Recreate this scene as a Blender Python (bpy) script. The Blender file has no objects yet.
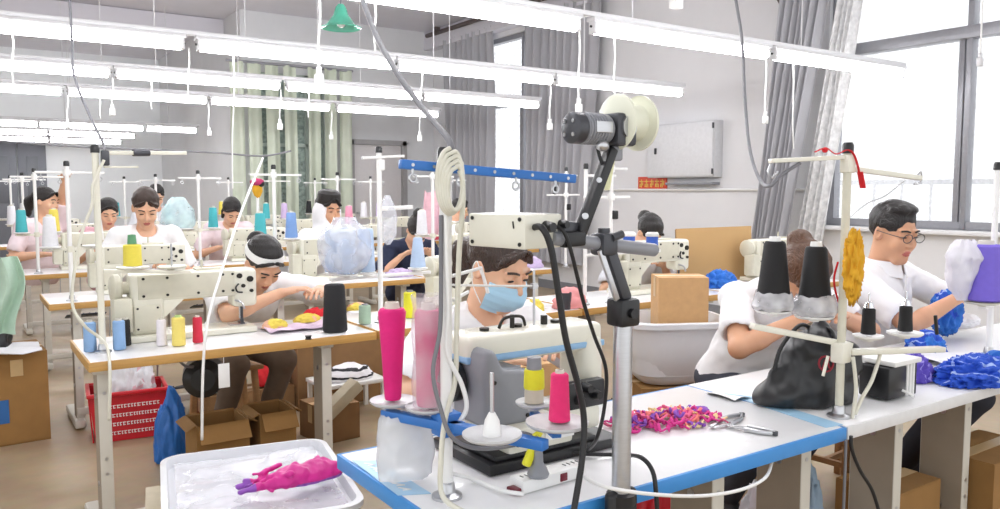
import bpy, bmesh, math, random
import numpy as np
import openvdb as vdb
from mathutils import Vector, Matrix, Euler, noise
from mathutils.bvhtree import BVHTree

random.seed(7)
SC = bpy.context.scene
COL = SC.collection
PI = math.pi

# ------------------------------------------------------------------ camera model (metres; X along the table rows, Y into the hall)
F = 800.0; CX, CY = 500.0, 254.5; EYE = 1.40
PITCH = math.atan((CY - 190.0) / F); YAW = math.atan(1171.0 / F)
f0 = Vector((math.cos(YAW), math.sin(YAW), 0)); RIGHT = Vector((math.sin(YAW), -math.cos(YAW), 0))
FWD = (f0 * math.cos(PITCH) + Vector((0, 0, -math.sin(PITCH)))).normalized()
UP = RIGHT.cross(FWD)
CAM = Vector((0, 0, EYE))
def ray(px, py): return FWD + RIGHT * ((px - CX) / F) + UP * ((CY - py) / F)
def at_h(px, py, h):
    d = ray(px, py); return CAM + d * ((h - EYE) / d.z)
def at_y(px, py, y):
    d = ray(px, py); return CAM + d * (y / d.y)
def at_x(px, py, x):
    d = ray(px, py); return CAM + d * (x / d.x)

# ------------------------------------------------------------------ materials
def lin(c):
    c = c / 255.0
    return c / 12.92 if c <= 0.04045 else ((c + 0.055) / 1.055) ** 2.4
def rgb(h):
    return (lin(int(h[0:2], 16)), lin(int(h[2:4], 16)), lin(int(h[4:6], 16)), 1)
MATS = {}
def mat(name, hexc, rough=0.5, metal=0.0, var=0.06, scale=30.0, bump=0.0, bscale=200.0, coat=0.0, alpha=1.0, emit=None, estr=0.0, sss=0.0, stretch=None, trans=0.0):
    if name in MATS: return MATS[name]
    m = bpy.data.materials.new(name); m.use_nodes = True
    nt = m.node_tree; N = nt.nodes; L = nt.links
    b = N['Principled BSDF']
    b.inputs['Roughness'].default_value = rough; b.inputs['Metallic'].default_value = metal
    b.inputs['Coat Weight'].default_value = coat
    c = rgb(hexc)
    tc = N.new('ShaderNodeTexCoord'); mp = N.new('ShaderNodeMapping')
    if stretch: mp.inputs['Scale'].default_value = stretch
    L.new(tc.outputs['Object'], mp.inputs['Vector'])
    nz = N.new('ShaderNodeTexNoise'); nz.inputs['Scale'].default_value = scale; nz.inputs['Detail'].default_value = 4
    L.new(mp.outputs['Vector'], nz.inputs['Vector'])
    mx = N.new('ShaderNodeMix'); mx.data_type = 'RGBA'
    lo = tuple(max(0, v * (1 - 2 * var)) for v in c[:3]) + (1,); hi = tuple(min(1, v * (1 + var)) for v in c[:3]) + (1,)
    mx.inputs['A'].default_value = lo; mx.inputs['B'].default_value = hi
    L.new(nz.outputs['Fac'], mx.inputs['Factor']); L.new(mx.outputs['Result'], b.inputs['Base Color'])
    if bump > 0:
        n2 = N.new('ShaderNodeTexNoise'); n2.inputs['Scale'].default_value = bscale; n2.inputs['Detail'].default_value = 3
        L.new(mp.outputs['Vector'], n2.inputs['Vector'])
        bp = N.new('ShaderNodeBump'); bp.inputs['Strength'].default_value = bump; bp.inputs['Distance'].default_value = 0.004
        L.new(n2.outputs['Fac'], bp.inputs['Height']); L.new(bp.outputs['Normal'], b.inputs['Normal'])
    if emit:
        b.inputs['Emission Color'].default_value = rgb(emit); b.inputs['Emission Strength'].default_value = estr
    if sss > 0:
        b.inputs['Subsurface Weight'].default_value = sss; b.inputs['Subsurface Radius'].default_value = (0.012, 0.005, 0.003)
    if trans > 0: b.inputs['Transmission Weight'].default_value = trans
    if alpha < 1: b.inputs['Alpha'].default_value = alpha
    MATS[name] = m
    return m

def mat_threads(name, hexc):
    """wound thread: fine rings round the cone"""
    if name in MATS: return MATS[name]
    m = mat(name, hexc, rough=0.7, var=0.05, scale=60)
    nt = m.node_tree; N = nt.nodes; L = nt.links; b = N['Principled BSDF']
    tc = N.new('ShaderNodeTexCoord'); w = N.new('ShaderNodeTexWave'); w.bands_direction = 'Z'
    w.inputs['Scale'].default_value = 120; w.inputs['Distortion'].default_value = 1.5
    L.new(tc.outputs['Object'], w.inputs['Vector'])
    bp = N.new('ShaderNodeBump'); bp.inputs['Strength'].default_value = 0.35; bp.inputs['Distance'].default_value = 0.002
    L.new(w.outputs['Fac'], bp.inputs['Height']); L.new(bp.outputs['Normal'], b.inputs['Normal'])
    return m

def mat_hair(name, hexc):
    if name in MATS: return MATS[name]
    m = mat(name, hexc, rough=0.42, var=0.3, scale=40, stretch=(3, 3, 0.4))
    nt = m.node_tree; N = nt.nodes; L = nt.links; b = N['Principled BSDF']
    tc = N.new('ShaderNodeTexCoord'); w = N.new('ShaderNodeTexWave'); w.bands_direction = 'X'
    w.inputs['Scale'].default_value = 70; w.inputs['Distortion'].default_value = 6; w.inputs['Detail'].default_value = 2
    L.new(tc.outputs['Object'], w.inputs['Vector'])
    bp = N.new('ShaderNodeBump'); bp.inputs['Strength'].default_value = 0.5; bp.inputs['Distance'].default_value = 0.004
    L.new(w.outputs['Fac'], bp.inputs['Height']); L.new(bp.outputs['Normal'], b.inputs['Normal'])
    return m

def mat_plastic_film(name, hexc, opac=0.4, rough=0.2, vary=0.18, nscale=18):
    """clear or milky polythene: part see-through, part glossy"""
    if name in MATS: return MATS[name]
    m = bpy.data.materials.new(name); m.use_nodes = True
    nt = m.node_tree; N = nt.nodes; L = nt.links; b = N['Principled BSDF']
    b.inputs['Base Color'].default_value = rgb(hexc); b.inputs['Roughness'].default_value = rough
    tr = N.new('ShaderNodeBsdfTransparent'); tr.inputs['Color'].default_value = (0.97, 0.97, 0.98, 1)
    mx = N.new('ShaderNodeMixShader'); nz = N.new('ShaderNodeTexNoise'); nz.inputs['Scale'].default_value = nscale
    tc = N.new('ShaderNodeTexCoord'); L.new(tc.outputs['Object'], nz.inputs['Vector'])
    mr = N.new('ShaderNodeMapRange'); mr.inputs['To Min'].default_value = max(0, opac - vary); mr.inputs['To Max'].default_value = min(1, opac + vary)
    mr.inputs['From Min'].default_value = 0.3; mr.inputs['From Max'].default_value = 0.7
    L.new(nz.outputs['Fac'], mr.inputs['Value']); L.new(mr.outputs['Result'], mx.inputs['Fac'])
    L.new(tr.outputs[0], mx.inputs[1]); L.new(b.outputs[0], mx.inputs[2]); L.new(mx.outputs[0], N['Material Output'].inputs['Surface'])
    MATS[name] = m
    return m

def mat_glass(name, hexc='e6f2ee', opac=0.12):
    m = mat_plastic_film(name, hexc, opac, 0.05)
    return m

def mat_floor():
    m = bpy.data.materials.new('floor_screed'); m.use_nodes = True
    nt = m.node_tree; N = nt.nodes; L = nt.links; b = N['Principled BSDF']
    tc = N.new('ShaderNodeTexCoord')
    n1 = N.new('ShaderNodeTexNoise'); n1.inputs['Scale'].default_value = 1.3; n1.inputs['Detail'].default_value = 6
    n2 = N.new('ShaderNodeTexNoise'); n2.inputs['Scale'].default_value = 14; n2.inputs['Detail'].default_value = 5
    L.new(tc.outputs['Object'], n1.inputs['Vector']); L.new(tc.outputs['Object'], n2.inputs['Vector'])
    r = N.new('ShaderNodeValToRGB')
    r.color_ramp.elements[0].position = 0.3; r.color_ramp.elements[0].color = rgb('9a8569')
    r.color_ramp.elements[1].position = 0.7; r.color_ramp.elements[1].color = rgb('c2ae90')
    L.new(n1.outputs['Fac'], r.inputs['Fac'])
    mx = N.new('ShaderNodeMix'); mx.data_type = 'RGBA'; mx.blend_type = 'MULTIPLY'; mx.inputs['Factor'].default_value = 0.25
    L.new(r.outputs['Color'], mx.inputs['A']); L.new(n2.outputs['Color'], mx.inputs['B'])
    L.new(mx.outputs['Result'], b.inputs['Base Color']); b.inputs['Roughness'].default_value = 0.38
    MATS['floor_screed'] = m
    return m

def mat_stripes(name, stops, scale, direction='X', rough=0.8, distort=4.0):
    """printed cloth: bands of several thread colours"""
    if name in MATS: return MATS[name]
    m = bpy.data.materials.new(name); m.use_nodes = True
    nt = m.node_tree; N = nt.nodes; L = nt.links; b = N['Principled BSDF']; b.inputs['Roughness'].default_value = rough
    tc = N.new('ShaderNodeTexCoord'); w = N.new('ShaderNodeTexWave'); w.bands_direction = direction
    w.inputs['Scale'].default_value = scale; w.inputs['Distortion'].default_value = distort; w.inputs['Detail'].default_value = 2
    L.new(tc.outputs['Object'], w.inputs['Vector'])
    r = N.new('ShaderNodeValToRGB'); r.color_ramp.interpolation = 'CONSTANT'
    e = r.color_ramp.elements
    e[0].position = stops[0][0]; e[0].color = rgb(stops[0][1]); e[1].position = stops[1][0]; e[1].color = rgb(stops[1][1])
    for p, c in stops[2:]:
        x = e.new(p); x.color = rgb(c)
    L.new(w.outputs['Fac'], r.inputs['Fac']); L.new(r.outputs['Color'], b.inputs['Base Color'])
    MATS[name] = m
    return m

# ------------------------------------------------------------------ mesh collector
def smooth_path(pts, n=8):
    P = [Vector(p) for p in pts]
    if len(P) < 3: return P
    out = []
    for i in range(len(P) - 1):
        p0 = P[max(i - 1, 0)]; p1 = P[i]; p2 = P[i + 1]; p3 = P[min(i + 2, len(P) - 1)]
        for k in range(n):
            t = k / n
            out.append(0.5 * ((2 * p1) + (p2 - p0) * t + (2 * p0 - 5 * p1 + 4 * p2 - p3) * t * t + (3 * p1 - p0 - 3 * p2 + p3) * t ** 3))
    out.append(P[-1])
    return out

class MB:
    def __init__(self): self.bm = bmesh.new()
    def _mark(self, before, m):
        if m:
            for f in self.bm.faces:
                if f.index < 0 or f not in before: f.material_index = m
    def box(self, c, s, rz=0.0, bev=0.0, m=0, R=None, seg=2, taper=None):
        b2 = bmesh.new()
        bmesh.ops.create_cube(b2, size=1)
        for v in b2.verts:
            k = 1.0
            if taper and v.co.z > 0: k = taper
            v.co = Vector((v.co.x * s[0] * k, v.co.y * s[1] * k, v.co.z * s[2]))
        if bev > 0:
            bmesh.ops.bevel(b2, geom=b2.edges[:], offset=min(bev, min(s) * 0.45), segments=seg, profile=0.5, affect='EDGES')
        M = Matrix.Translation(Vector(c)) @ (R.to_4x4() if R is not None else Matrix.Rotation(rz, 4, 'Z'))
        self._merge(b2, M, m)
        return self
    def bar(self, p0, p1, w, h, bev=0.0, m=0, upv=(0, 0, 1)):
        p0, p1 = Vector(p0), Vector(p1); d = (p1 - p0); L = d.length; d.normalize()
        u = Vector(upv)
        if abs(d.dot(u)) > 0.99: u = Vector((0, 1, 0))
        s = d.cross(u).normalized(); u2 = s.cross(d)
        R = Matrix((d, s, u2)).transposed()
        return self.box((p0 + p1) / 2, (L, w, h), R=R, bev=bev, m=m)
    def _merge(self, b2, M, m):
        me = bpy.data.meshes.new('tmp'); b2.transform(M)
        for f in b2.faces: f.material_index = m; f.smooth = True
        b2.to_mesh(me); b2.free()
        self.bm.from_mesh(me); bpy.data.meshes.remove(me)
    def cyl(self, p0, p1, r0, r1=None, seg=16, m=0):
        p0, p1 = Vector(p0), Vector(p1); r1 = r0 if r1 is None else r1
        d = p1 - p0; L = d.length
        b2 = bmesh.new()
        bmesh.ops.create_cone(b2, cap_ends=True, segments=seg, radius1=r0, radius2=r1, depth=L)
        q = Vector((0, 0, 1)).rotation_difference(d.normalized()) if L > 0 else Euler().to_quaternion()
        self._merge(b2, Matrix.Translation((p0 + p1) / 2) @ q.to_matrix().to_4x4(), m)
        return self
    def lathe(self, prof, c=(0, 0, 0), axis=(0, 0, 1), seg=24, m=0, mats=None, jitter=0.0):
        b2 = bmesh.new(); rings = []
        for i, (r, z) in enumerate(prof):
            if r < 1e-6: rings.append([b2.verts.new((0, 0, z))])
            else:
                ring = []
                for k in range(seg):
                    a = 2 * PI * k / seg; rr = r * (1 + jitter * random.uniform(-1, 1)) if jitter else r
                    ring.append(b2.verts.new((rr * math.cos(a), rr * math.sin(a), z)))
                rings.append(ring)
        mi = []
        for i in range(len(rings) - 1):
            a, b = rings[i], rings[i + 1]
            for k in range(seg):
                try:
                    if len(a) == 1 and len(b) > 1: f = b2.faces.new((a[0], b[(k + 1) % seg], b[k]))
                    elif len(b) == 1 and len(a) > 1: f = b2.faces.new((a[k], a[(k + 1) % seg], b[0]))
                    elif len(a) > 1: f = b2.faces.new((a[k], a[(k + 1) % seg], b[(k + 1) % seg], b[k]))
                    else: continue
                    mi.append((f, mats[i] if mats else m))
                except ValueError: pass
        if len(rings[0]) > 1: mi.append((b2.faces.new(rings[0][::-1]), mats[0] if mats else m))
        if len(rings[-1]) > 1: mi.append((b2.faces.new(rings[-1]), mats[-1] if mats else m))
        bmesh.ops.recalc_face_normals(b2, faces=b2.faces[:])
        idx = {f: k for f, k in mi}
        q = Vector((0, 0, 1)).rotation_difference(Vector(axis).normalized())
        for f in b2.faces: f.material_index = idx.get(f, m); f.smooth = True
        b2.transform(Matrix.Translation(Vector(c)) @ q.to_matrix().to_4x4())
        me = bpy.data.meshes.new('tmp'); b2.to_mesh(me); b2.free(); self.bm.from_mesh(me); bpy.data.meshes.remove(me)
        return self
    def tube(self, pts, r, seg=8, m=0, smooth=6, r1=None, flat=1.0):
        P = smooth_path(pts, smooth) if smooth else [Vector(p) for p in pts]
        b2 = bmesh.new(); rings = []
        t0 = (P[1] - P[0]).normalized(); n = Vector((0, 0, 1)) if abs(t0.z) < 0.9 else Vector((1, 0, 0))
        n = (n - t0 * n.dot(t0)).normalized()
        for i, p in enumerate(P):
            t = (P[min(i + 1, len(P) - 1)] - P[max(i - 1, 0)]).normalized()
            n = (n - t * n.dot(t)); n = n.normalized() if n.length > 1e-6 else t.orthogonal().normalized()
            s = t.cross(n); rr = r if r1 is None else r + (r1 - r) * i / (len(P) - 1)
            rings.append([b2.verts.new(p + n * (rr * flat * math.cos(2 * PI * k / seg)) + s * (rr * math.sin(2 * PI * k / seg))) for k in range(seg)])
        for a, b in zip(rings, rings[1:]):
            for k in range(seg): b2.faces.new((a[k], a[(k + 1) % seg], b[(k + 1) % seg], b[k]))
        b2.faces.new(rings[0][::-1]); b2.faces.new(rings[-1])
        bmesh.ops.recalc_face_normals(b2, faces=b2.faces[:])
        self._merge(b2, Matrix.Identity(4), m)
        return self
    def prism(self, poly, th, M=None, m=0, bev=0.0):
        """poly in the local XY plane, extruded by th along +Z, then moved by M"""
        b2 = bmesh.new()
        vs = [b2.verts.new((x, y, 0)) for x, y in poly]
        f = b2.faces.new(vs)
        r = bmesh.ops.extrude_face_region(b2, geom=[f])
        for v in [g for g in r['geom'] if isinstance(g, bmesh.types.BMVert)]: v.co.z += th
        bmesh.ops.recalc_face_normals(b2, faces=b2.faces[:])
        if bev > 0: bmesh.ops.bevel(b2, geom=b2.edges[:], offset=bev, segments=2, profile=0.5, affect='EDGES')
        self._merge(b2, M if M is not None else Matrix.Identity(4), m)
        return self
    def ball(self, c, r, m=0, sub=2, R=None):
        b2 = bmesh.new(); bmesh.ops.create_icosphere(b2, subdivisions=sub, radius=1)
        rr = r if isinstance(r, (tuple, list)) else (r, r, r)
        M = Matrix.Translation(Vector(c)) @ (R.to_4x4() if R is not None else Matrix.Identity(4)) @ Matrix.Diagonal((*rr, 1))
        self._merge(b2, M, m)
        return self
    def build(self, name, mats, parent=None, loc=None, angle=40):
        me = bpy.data.meshes.new(name); self.bm.to_mesh(me); self.bm.free()
        return link_mesh(name, me, mats, parent, loc, angle)

def link_mesh(name, me, mats, parent=None, loc=None, angle=40):
    for m in (mats if isinstance(mats, (list, tuple)) else [mats]): me.materials.append(m)
    if angle: me.set_sharp_from_angle(angle=math.radians(angle))
    o = bpy.data.objects.new(name, me); COL.objects.link(o)
    if parent is not None: o.parent = parent
    if loc is not None: o.location = loc
    return o

def thing(name, label, cat, loc=(0, 0, 0), rz=0.0, group=None):
    o = bpy.data.objects.new(name, None); COL.objects.link(o)
    o.empty_display_size = 0.05
    o.location = loc; o.rotation_euler = (0, 0, rz)
    return tag(o, label, cat, group)
def tag(o, label, cat, group=None, kind=None):
    o['label'] = label; o['category'] = cat
    if group: o['group'] = group
    if kind: o['kind'] = kind
    return o
def structure(o, label=None):
    o['kind'] = 'structure'
    if label: o['label'] = label
    return o
def copy_tree(root, loc, rz=0.0, label=None, group=None, skip=()):
    r = root.copy(); COL.objects.link(r); r.location = loc; r.rotation_euler = (0, 0, rz)
    if label: r['label'] = label
    if group: r['group'] = group
    for ch in list(root.children):
        if ch.name.split('.')[0] in skip: continue
        c = ch.copy(); COL.objects.link(c); c.parent = r
        for g in ch.children:
            d = g.copy(); COL.objects.link(d); d.parent = c
    return r

# ------------------------------------------------------------------ smooth blended solids
class SDF:
    def __init__(self, lo, hi, vox):
        self.lo = np.array(lo, dtype=np.float32); self.vox = vox
        n = [int(math.ceil((hi[i] - lo[i]) / vox)) + 1 for i in range(3)]
        self.n = n
        self.ax = [self.lo[i] + np.arange(n[i], dtype=np.float32) * vox for i in range(3)]
        self.d = np.full(n, 0.25, dtype=np.float32)
    def _reg(self, lo, hi, pad):
        sl = []
        for i in range(3):
            a = max(0, int((lo[i] - pad - self.lo[i]) / self.vox)); b = min(self.n[i], int((hi[i] + pad - self.lo[i]) / self.vox) + 2)
            if b <= a: return None
            sl.append(slice(a, b))
        s = tuple(sl)
        return s, self.ax[0][s[0]][:, None, None], self.ax[1][s[1]][None, :, None], self.ax[2][s[2]][None, None, :]
    def _put(self, s, e, k, op):
        d = self.d[s]
        if op == 'add':
            if k > 0:
                h = np.clip(0.5 + 0.5 * (d - e) / k, 0, 1); self.d[s] = d * (1 - h) + e * h - k * h * (1 - h)
            else: self.d[s] = np.minimum(d, e)
        else:
            if k > 0:
                h = np.clip(0.5 - 0.5 * (d + e) / k, 0, 1); self.d[s] = d * (1 - h) - e * h + k * h * (1 - h)
            else: self.d[s] = np.maximum(d, -e)
    def cap(self, a, b, ra, rb=None, k=0.01, op='add'):
        rb = ra if rb is None else rb
        a = np.array(a, float); b = np.array(b, float); R = max(ra, rb)
        g = self._reg(np.minimum(a, b) - R, np.maximum(a, b) + R, k + 0.03)
        if g is None: return self
        s, X, Y, Z = g; ab = b - a; L2 = float(ab @ ab) + 1e-12
        t = np.clip(((X - a[0]) * ab[0] + (Y - a[1]) * ab[1] + (Z - a[2]) * ab[2]) / L2, 0, 1)
        dx = X - a[0] - t * ab[0]; dy = Y - a[1] - t * ab[1]; dz = Z - a[2] - t * ab[2]
        e = np.sqrt(dx * dx + dy * dy + dz * dz) - (ra + (rb - ra) * t)
        self._put(s, e.astype(np.float32), k, op); return self
    def ell(self, c, r, R=None, k=0.01, op='add'):
        c = np.array(c, float); r = np.array(r, float); m = r.max()
        g = self._reg(c - m, c + m, k + 0.03)
        if g is None: return self
        s, X, Y, Z = g; dx, dy, dz = X - c[0], Y - c[1], Z - c[2]
        if R is not None:
            Rt = np.array(R).T
            dx, dy, dz = (Rt[0, 0] * dx + Rt[0, 1] * dy + Rt[0, 2] * dz, Rt[1, 0] * dx + Rt[1, 1] * dy + Rt[1, 2] * dz, Rt[2, 0] * dx + Rt[2, 1] * dy + Rt[2, 2] * dz)
        k0 = np.sqrt((dx / r[0]) ** 2 + (dy / r[1]) ** 2 + (dz / r[2]) ** 2)
        k1 = np.sqrt((dx / r[0] ** 2) ** 2 + (dy / r[1] ** 2) ** 2 + (dz / r[2] ** 2) ** 2) + 1e-9
        self._put(s, (k0 * (k0 - 1) / k1).astype(np.float32), k, op); return self
    def plane_cut(self, p, n, k=0.0):
        """removes what lies on the n side of the plane through p"""
        p = np.array(p, float); n = np.array(n, float); n /= np.linalg.norm(n)
        X, Y, Z = self.ax[0][:, None, None], self.ax[1][None, :, None], self.ax[2][None, None, :]
        e = (X - p[0]) * n[0] + (Y - p[1]) * n[1] + (Z - p[2]) * n[2]
        self.d = np.maximum(self.d, e.astype(np.float32)); return self
    def wrinkle(self, amp, freq, seed=0, n=5):
        rs = np.random.RandomState(seed)
        X, Y, Z = self.ax[0][:, None, None], self.ax[1][None, :, None], self.ax[2][None, None, :]
        near = np.abs(self.d) < 0.05
        w = np.zeros_like(self.d)
        for i in range(n):
            v = rs.normal(size=3); v /= np.linalg.norm(v); v *= freq * (0.6 + 1.4 * i / n); u = rs.normal(size=3) * freq * 0.35; ph = rs.rand(2) * 6.28
            w += np.sin(X * v[0] + Y * v[1] + Z * v[2] + ph[0] + 1.6 * np.sin(X * u[0] + Y * u[1] + Z * u[2] + ph[1])) / (1 + 0.5 * i)
        self.d += np.where(near, amp * w / 2.2, 0).astype(np.float32); return self
    def mesh(self, name):
        g = vdb.FloatGrid(); g.background = 0.25
        self.d[0, :, :] = self.d[-1, :, :] = 0.25; self.d[:, 0, :] = self.d[:, -1, :] = 0.25; self.d[:, :, 0] = self.d[:, :, -1] = 0.25
        arr = np.ascontiguousarray(np.clip(self.d, -0.25, 0.25), dtype=np.float32)
        g.copyFromArray(arr)
        pts, tris, quads = g.convertToPolygons(isovalue=0.0, adaptivity=0.0)
        pts = pts * self.vox + self.lo
        faces = [tuple(int(x) for x in q) for q in quads] + [tuple(int(x) for x in t) for t in tris]
        # orientation
        q = quads[:2000] if len(quads) else tris[:2000]
        if len(q):
            qa = np.array(quads if len(quads) else tris)
            a, b, c = pts[qa[:, 0]], pts[qa[:, 1]], pts[qa[:, 2]]
            vol = np.einsum('ij,ij->i', a - pts.mean(0), np.cross(b - a, c - a)).sum()
            if vol < 0: faces = [f[::-1] for f in faces]
        me = bpy.data.meshes.new(name); me.from_pydata([tuple(p) for p in pts.tolist()], [], faces); me.update()
        for p in me.polygons: p.use_smooth = True
        return me

def crumple(name, size, seed, mats, parent=None, loc=None, folds=9.0, amp=0.35, sub=5, flat=True, ridged=True, multi=1):
    """a heap of cloth or a soft bag: a folded closed surface, base at z = 0"""
    bm = bmesh.new(); bmesh.ops.create_icosphere(bm, subdivisions=sub, radius=1.0)
    off = Vector((seed * 3.17, seed * 1.31, seed * 7.7))
    for v in bm.verts:
        p = v.co.copy()
        q = p * (folds / 4.0) + off
        h = noise.ridged_multi_fractal(q, 0.9, 2.1, 4, 0.9, 2.0) / 2.2 - 0.45 if ridged else noise.fractal(q, 0.8, 2.0, 4)
        k = 1 + amp * h
        x, y, z = p.x * size[0] * k, p.y * size[1] * k, p.z * k
        if flat: z = max(z, -0.12 + 0.04 * h)
        v.co = Vector((x, y, (z + 0.12) * size[2] if flat else z * size[2]))
    zmin = min(v.co.z for v in bm.verts)
    for v in bm.verts: v.co.z -= zmin
    if multi > 1:
        for f in bm.faces:
            c = f.calc_center_median()
            f.material_index = int((noise.noise(c * 14 + off) * 0.5 + 0.5) * multi * 1.4 - 0.2 * multi) % multi
    for f in bm.faces: f.smooth = True
    me = bpy.data.meshes.new(name); bm.to_mesh(me); bm.free()
    return link_mesh(name, me, mats, parent, loc, None)

def sheet(fn, nu, nv, th=0.002):
    """an open surface fn(u, v), u, v in 0..1, given a thickness"""
    bm = bmesh.new()
    g = [[bm.verts.new(fn(i / nu, j / nv)) for j in range(nv + 1)] for i in range(nu + 1)]
    for i in range(nu):
        for j in range(nv): bm.faces.new((g[i][j], g[i + 1][j], g[i + 1][j + 1], g[i][j + 1]))
    bmesh.ops.recalc_face_normals(bm, faces=bm.faces[:])
    bmesh.ops.solidify(bm, geom=bm.faces[:], thickness=th)
    for f in bm.faces: f.smooth = True
    mb = MB(); mb.bm.free(); mb.bm = bm
    return mb

def word(n):
    return ['first', 'second', 'third', 'fourth', 'fifth', 'sixth', 'seventh', 'eighth', 'ninth', 'tenth', 'eleventh', 'twelfth'][n]
# ================================================================== materials used everywhere
M_wall = mat('painted_wall', 'e6e6e8', 0.75, var=0.02, scale=4, bump=0.08, bscale=60)
M_ceil = mat('painted_ceiling', 'dddbe2', 0.85, var=0.03, scale=3)
M_alu = mat('aluminium_frame', '9c9da3', 0.4, 0.3)
M_white = mat('white_enamel', 'eeeeec', 0.3, var=0.02)
M_cream = mat('cream_enamel', 'e3e1d2', 0.28, var=0.03, coat=0.3)
M_creamd = mat('cream_enamel_worn', 'd2cfbd', 0.35, var=0.05)
M_black = mat('black_plastic', '17171a', 0.35, var=0.1)
M_blackr = mat('black_rubber_cable', '1c1c1e', 0.5)
M_grey = mat('grey_enamel', '8b8d93', 0.38, var=0.05)
M_dgrey = mat('dark_grey_metal', '4a4b50', 0.4, 0.4)
M_steel = mat('brushed_steel', 'c4c5c8', 0.28, 0.9, stretch=(1, 1, 12))
M_chrome = mat('bright_chrome', 'dcdde0', 0.12, 1.0)
M_screw = mat('dark_screw', '33322f', 0.4, 0.6)
M_wood = mat('varnished_plywood_edge', 'c79a56', 0.45, var=0.16, scale=9, stretch=(1, 1, 14))
M_lam = mat('white_laminate', 'e9e9ea', 0.3, var=0.02, coat=0.2)
M_blue_edge = mat('blue_edge_band', '3d8fd6', 0.4, var=0.04)
M_blue = mat('blue_painted_metal', '2f74c4', 0.4, var=0.05)
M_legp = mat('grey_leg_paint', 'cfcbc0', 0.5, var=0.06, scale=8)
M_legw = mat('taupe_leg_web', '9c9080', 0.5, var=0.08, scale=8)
M_card = mat('brown_cardboard', '98713f', 0.85, var=0.1, scale=12, bump=0.1, bscale=90)
M_cardd = mat('dark_cardboard', '8d6a45', 0.88, var=0.12, scale=12)
M_cream_cable = mat('cream_cable_sheath', 'dcdacb', 0.45, var=0.05)
M_grey_cable = mat('grey_cable_sheath', '77777c', 0.5)
M_film = mat_plastic_film('milky_polythene', 'f4f4f7', 0.42, 0.18)
M_clear = mat_plastic_film('clear_polythene', 'f8f8fb', 0.3, 0.12, 0.08, 9)
M_pink_c = mat('blush_cloth', 'e8bfc8', 0.9, var=0.1)
M_whitec = mat('white_cloth', 'e6e6ea', 0.9, var=0.04, bump=0.15, bscale=300)
M_red = mat('red_plastic', 'c81f2b', 0.4, var=0.08)
M_redc = mat('red_cloth', 'd3222b', 0.85, var=0.1)
M_brown = mat('brown_painted_steel', '5d5250', 0.55, var=0.1)
M_tube = mat('lit_fluorescent_tube', 'ffffff', 0.3, emit='fdfdff', estr=27.0)
M_housing = mat('white_batten_housing', 'dcdcde', 0.4, var=0.02)
M_curtain = mat('grey_curtain_cloth', 'b2b2b7', 0.9, var=0.05, scale=5, stretch=(1, 1, 0.2))

# ================================================================== room shell
XW, YB, YP, ZC = 7.0, 18.0, 12.3, 4.1
X0, Y0 = -2.6, -2.2
structure(MB().box(((X0 + XW) / 2, (Y0 + YB) / 2, -0.05), (XW - X0 + 0.4, YB - Y0 + 0.4, 0.1)).build('floor', mat_floor()))
structure(MB().box(((X0 + XW) / 2, (Y0 + YB) / 2, ZC + 0.06), (XW - X0 + 0.4, YB - Y0 + 0.4, 0.12)).build('ceiling', M_ceil))
W1 = (-1.6, 4.66, 1.06, 3.75); W2 = (8.3, 11.35, 0.95, 3.72)
mb = MB()
def wseg(y0, y1, z0, z1): mb.box((XW + 0.1, (y0 + y1) / 2, (z0 + z1) / 2), (0.2, y1 - y0, z1 - z0))
wseg(Y0, W1[0], 0, ZC); wseg(W1[0], W1[1], 0, W1[2]); wseg(W1[0], W1[1], W1[3], ZC)
wseg(W1[1], W2[0], 0, ZC); wseg(W2[0], W2[1], 0, W2[2]); wseg(W2[0], W2[1], W2[3], ZC); wseg(W2[1], YB, 0, ZC)
structure(mb.build('wall_right', M_wall))
structure(MB().box(((X0 + XW) / 2, YB + 0.1, ZC / 2), (XW - X0, 0.2, ZC)).build('wall_back', mat('pale_grey_wall', 'eef1f3', 0.8, var=0.03, scale=3)))
structure(MB().box((X0 - 0.1, (4 + YB) / 2, ZC / 2), (0.2, YB - 4, ZC)).build('wall_left', M_wall))
# beam along the window wall, under the ceiling
structure(MB().box((XW - 0.09, 13.0, ZC - 0.16), (0.18, 10.0, 0.30)).build('ceiling_beam', M_ceil))
for yb in (8.05, 13.3):
    structure(MB().box(((X0 + XW) / 2, yb, ZC - 0.14), (XW - X0 - 0.2, 0.28, 0.26)).build('ceiling_beam', M_ceil))

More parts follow.
